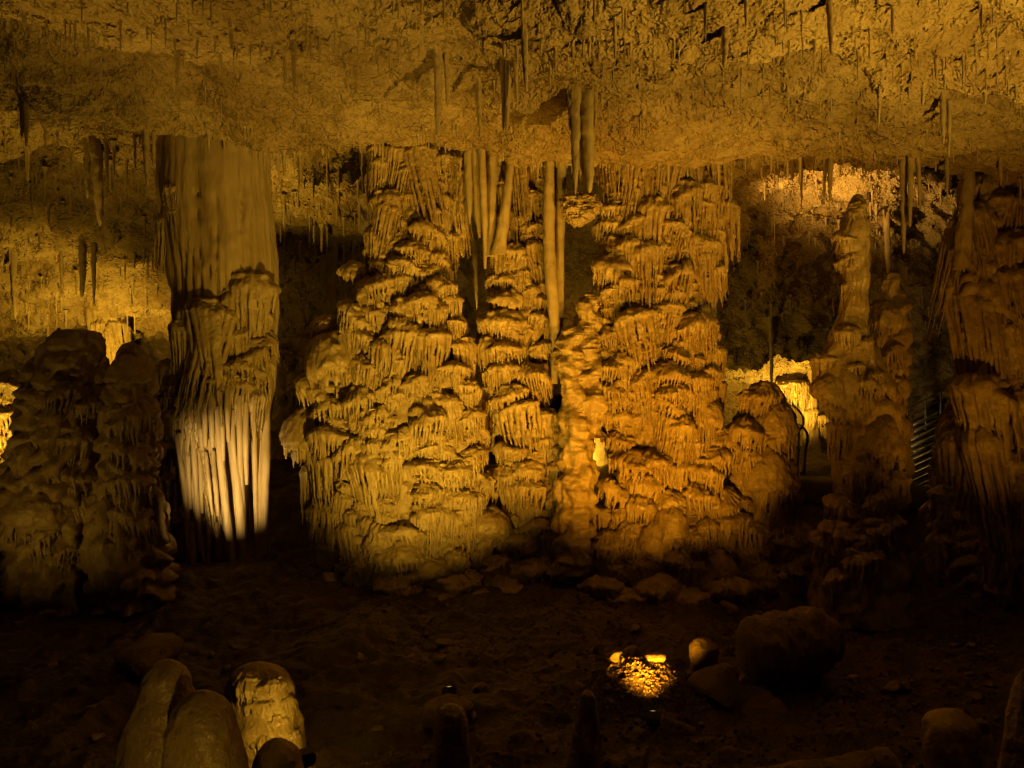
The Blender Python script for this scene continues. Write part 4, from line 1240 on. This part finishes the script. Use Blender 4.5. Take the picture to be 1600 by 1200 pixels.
for i in range(520):                                                  # fringe on and just behind the main lip
    px = r10.uniform(-30, 1640)
    d = r10.uniform(11.0, 13.4)
    L = 0.05 + 0.4 * r10.random() ** 2.8
    try_spot((px - 800) / F * d, d, L, r10.uniform(0.008, 0.02) + 0.025 * L)
for i in range(650):                                                  # near roof
    px, py = r10.uniform(0, 1600), r10.uniform(-20, 230)
    p = hit_ceiling(px, py)
    if p is None or p.y > 12:
        continue
    spots.append((p.x, p.y, p.z + 0.04, 0.05 + 0.28 * r10.random() ** 2.5, r10.uniform(0.005, 0.014)))
for i in range(120):                                                  # first lip
    px = r10.uniform(0, 1600)
    d = r10.uniform(6.9, 8.1)
    try_spot((px - 800) / F * d, d, 0.06 + 0.2 * r10.random() ** 2, r10.uniform(0.01, 0.025))
for i in range(650):                                                  # rear roof
    px = r10.choice((r10.uniform(-10, 270), r10.uniform(420, 580), r10.uniform(1140, 1500)))
    py = r10.uniform(190, 520)
    p = hit_ceiling(px, py)
    if p is None or p.y < 12:
        continue
    L = (0.06 + 0.3 * r10.random() ** 2.5) if px > 1100 else (0.08 + 0.6 * r10.random() ** 2.6)
    spots.append((p.x, p.y, p.z + 0.05, L, r10.uniform(0.01, 0.022) + 0.02 * L))
# hair-thin straws
for px, top, bot, d in [(1210, 245, 396, 12.0), (1046, 235, 350, 11.2), (1424, 0, 90, 7.0), (1435, 5, 85, 7.0), (1526, 20, 95, 7.2), (510, 235, 335, 12.5), (473, 240, 300, 12.5), (365, 0, 60, 7.2), (180, 0, 60, 7.2), (1158, 80, 205, 9), (1208, 90, 140, 8.4), (1336, 0, 40, 6.9)]:
    x = (px - 800) / F * d
    zc = ceiling_above(x, d, 3.0)
    if zc:
        spots.append((x, d, zc + 0.03, max(0.2, zc - (EYE + (600 - bot) / F * d)), 0.008))
spots.sort(key=lambda s: -(s[3] * s[4]) / s[1] ** 2)
for (x, y, z, L, w) in spots[:290]:
    link("soda_straw", r10.choice(STRAW), ceiling, loc=(x, y, z), rot=(0, 0, r10.uniform(0, 6.28)), scale=(w, w, L))
base_s = STRAW[0]
SV = np.empty(len(base_s.vertices) * 3)
base_s.vertices.foreach_get("co", SV)
SV = SV.reshape(-1, 3)
SQ = grid_quads(6, 9, True)
rest = np.array(spots[290:])
V = SV[None] * np.stack([rest[:, 4], rest[:, 4], rest[:, 3]], 1)[:, None] + rest[:, None, :3]
Q = (SQ[None] + (np.arange(len(rest)) * len(SV))[:, None, None]).reshape(-1, 4)
so = link("soda_straw_fringe", mesh_np("soda_straw_fringe", V.reshape(-1, 3), Q, M_STAL), ceiling)
so["kind"] = "stuff"

# ================================================================== walkway, railing and steps at the right
def rod(name, pts, r, parent, mat=None, n=8):
    return link(name, tube_mesh(name, [Vector(p) - parent.location for p in pts], [r] * len(pts), mat or M_METAL, n=n, knob=0.0, sub=3), parent)


rail = thing("walkway_railing", "black bent-tube railing of the visitor walkway between drip wall and tall stalagmite", "railing", W3(1270, 745, 16.0))
D0 = 16.0
rod("handrail", [W3(1236, 632, D0), W3(1248, 640, D0), W3(1255, 652, D0), W3(1256, 664, D0), W3(1250, 672, D0)], 0.025, rail)
rod("handrail", [W3(1240, 660, D0), W3(1252, 664, D0), W3(1262, 676, D0), W3(1262, 690, D0), W3(1258, 705, D0), W3(1256, 745, D0)], 0.028, rail)
rod("mid_rail", [W3(1240, 692, D0), W3(1300, 688, D0)], 0.02, rail)
rod("mid_rail", [W3(1240, 710, D0), W3(1305, 702, D0)], 0.02, rail)
rod("post", [W3(1249, 668, D0), W3(1246, 745, D0)], 0.02, rail)
rod("handrail", [W3(1150, 636, D0), W3(1165, 630, D0), W3(1182, 622, D0)], 0.02, rail)
rail2 = thing("stair_railing", "dark sloping stair railing behind the gap right of the tall stalagmite", "railing", W3(1440, 745, 15.0))
D1 = 15.0
rod("handrail", [W3(1405, 644, D1), W3(1440, 628, D1), W3(1478, 606, D1)], 0.025, rail2)
rod("mid_rail", [W3(1405, 656, D1), W3(1440, 641, D1), W3(1478, 622, D1)], 0.02, rail2)
for px, a in ((1418, 640), (1446, 625), (1470, 612)):
    rod("post", [W3(px, a, D1), W3(px, a + 110, D1)], 0.02, rail2)
stair = thing("metal_stairway", "flight of steel steps with bright nosings in the gap right of the tall stalagmite", "stairway", W3(1440, 800, 14.5))
for i in range(10):
    y = 664 + i * 11.5
    d = 14.9 - i * 0.09
    a, b = W3(1424 - i * 1.2, y, d), W3(1470 - i * 1.0, y - 22, d + 0.12)
    rod("step_nosing", [a, b], 0.009, stair, M_STEEL, 6)
    t = Vector((0, 0.26, 0.0))
    V = np.array([a + Vector((0, 0.01, -0.012)), b + Vector((0, 0.01, -0.012)), b + t, a + t, a + Vector((0, 0.01, -0.05)), b + Vector((0, 0.01, -0.05)), b + t + Vector((0, 0, -.04)), a + t + Vector((0, 0, -.04))]) - np.array(stair.location)
    link("step", mesh_np("step", V, [(0, 1, 2, 3), (7, 6, 5, 4), (0, 4, 5, 1), (1, 5, 6, 2), (2, 6, 7, 3), (3, 7, 4, 0)], M_METAL, False), stair)
# the path itself
pw = [(3.2, 15.6), (5.2, 15.2), (7.0, 14.6), (9.0, 14.0)]
PV = []
for x, y in pw:
    for dy, dz in ((-0.6, 0), (0.6, 0), (0.6, -0.6), (-0.6, -0.6)):
        PV.append((x, y + dy, 1.22 + dz))
PQ = []
for i in range(len(pw) - 1):
    for k in range(4):
        PQ.append((i * 4 + k, i * 4 + (k + 1) % 4, i * 4 + 4 + (k + 1) % 4, i * 4 + 4 + k))
path = link("walkway_path", mesh_np("walkway_path", PV, PQ, M_TREAD, False))
path["kind"] = "structure"
path["label"] = "concrete visitor path behind the stalagmites"

# ================================================================== floodlights
def box(sx, sy, sz, bev=0.15):
    import bmesh
    bm = bmesh.new()
    bmesh.ops.create_cube(bm, size=1.0)
    for v in bm.verts:
        v.co = Vector((v.co.x * sx, v.co.y * sy, v.co.z * sz))
        if v.co.z < 0:
            v.co.x *= 0.72
            v.co.y *= 0.72
    bmesh.ops.bevel(bm, geom=bm.edges[:], offset=min(sx, sy, sz) * bev, segments=2, affect='EDGES')
    me = bpy.data.meshes.new("housing")
    bm.to_mesh(me)
    bm.free()
    me.materials.append(M_METAL)
    return me


HOUS = box(0.15, 0.12, 0.10)
lens_t = np.linspace(0, 2 * math.pi, 16, endpoint=False)
LENS = mesh_np("lens", np.concatenate([np.stack([0.055 * np.cos(lens_t), 0.045 * np.sin(lens_t), 0 * lens_t], 1), [[0, 0, 0.006]]]), [(i, (i + 1) % 16, 16) for i in range(16)], M_LENS)
for lab, pos, aim, colr, power, cone, blend, rad in LAMPS:
    if 5.5 < pos.y < 12 and pos.z < 1:
        pos.z = fz(pos.x, pos.y) + (0.26 if 'fluted' in lab else 0.06)
    root = thing("floodlight", lab, "lamp", pos)
    q = (aim - pos).to_track_quat('Z', 'Y')
    hs = link("housing", HOUS, root)
    hs.rotation_euler = q.to_euler()
    ln = link("lens", LENS, hs, loc=(0, 0, 0.053))
    g = fz(pos.x, pos.y)
    if pos.z - g > 0.05:
        link("post", tube_mesh("post", [(0, 0, -0.03), (0, 0, g - pos.z - 0.05)], [0.012, 0.02], M_METAL, n=8, knob=0.0, sub=2), root)
    li = bpy.data.lights.new("floodlight_beam", 'SPOT')
    li.energy = power
    li.color = colr
    li.spot_size = R(cone)
    li.spot_blend = blend
    li.shadow_soft_size = rad
    lo = bpy.data.objects.new("floodlight_beam", li)
    COL.objects.link(lo)
    lo.parent = root
    lo.location = q @ Vector((0, 0, 0.09 + rad * 0.5))
    lo.rotation_euler = (-(aim - pos)).to_track_quat('Z', 'Y').to_euler()
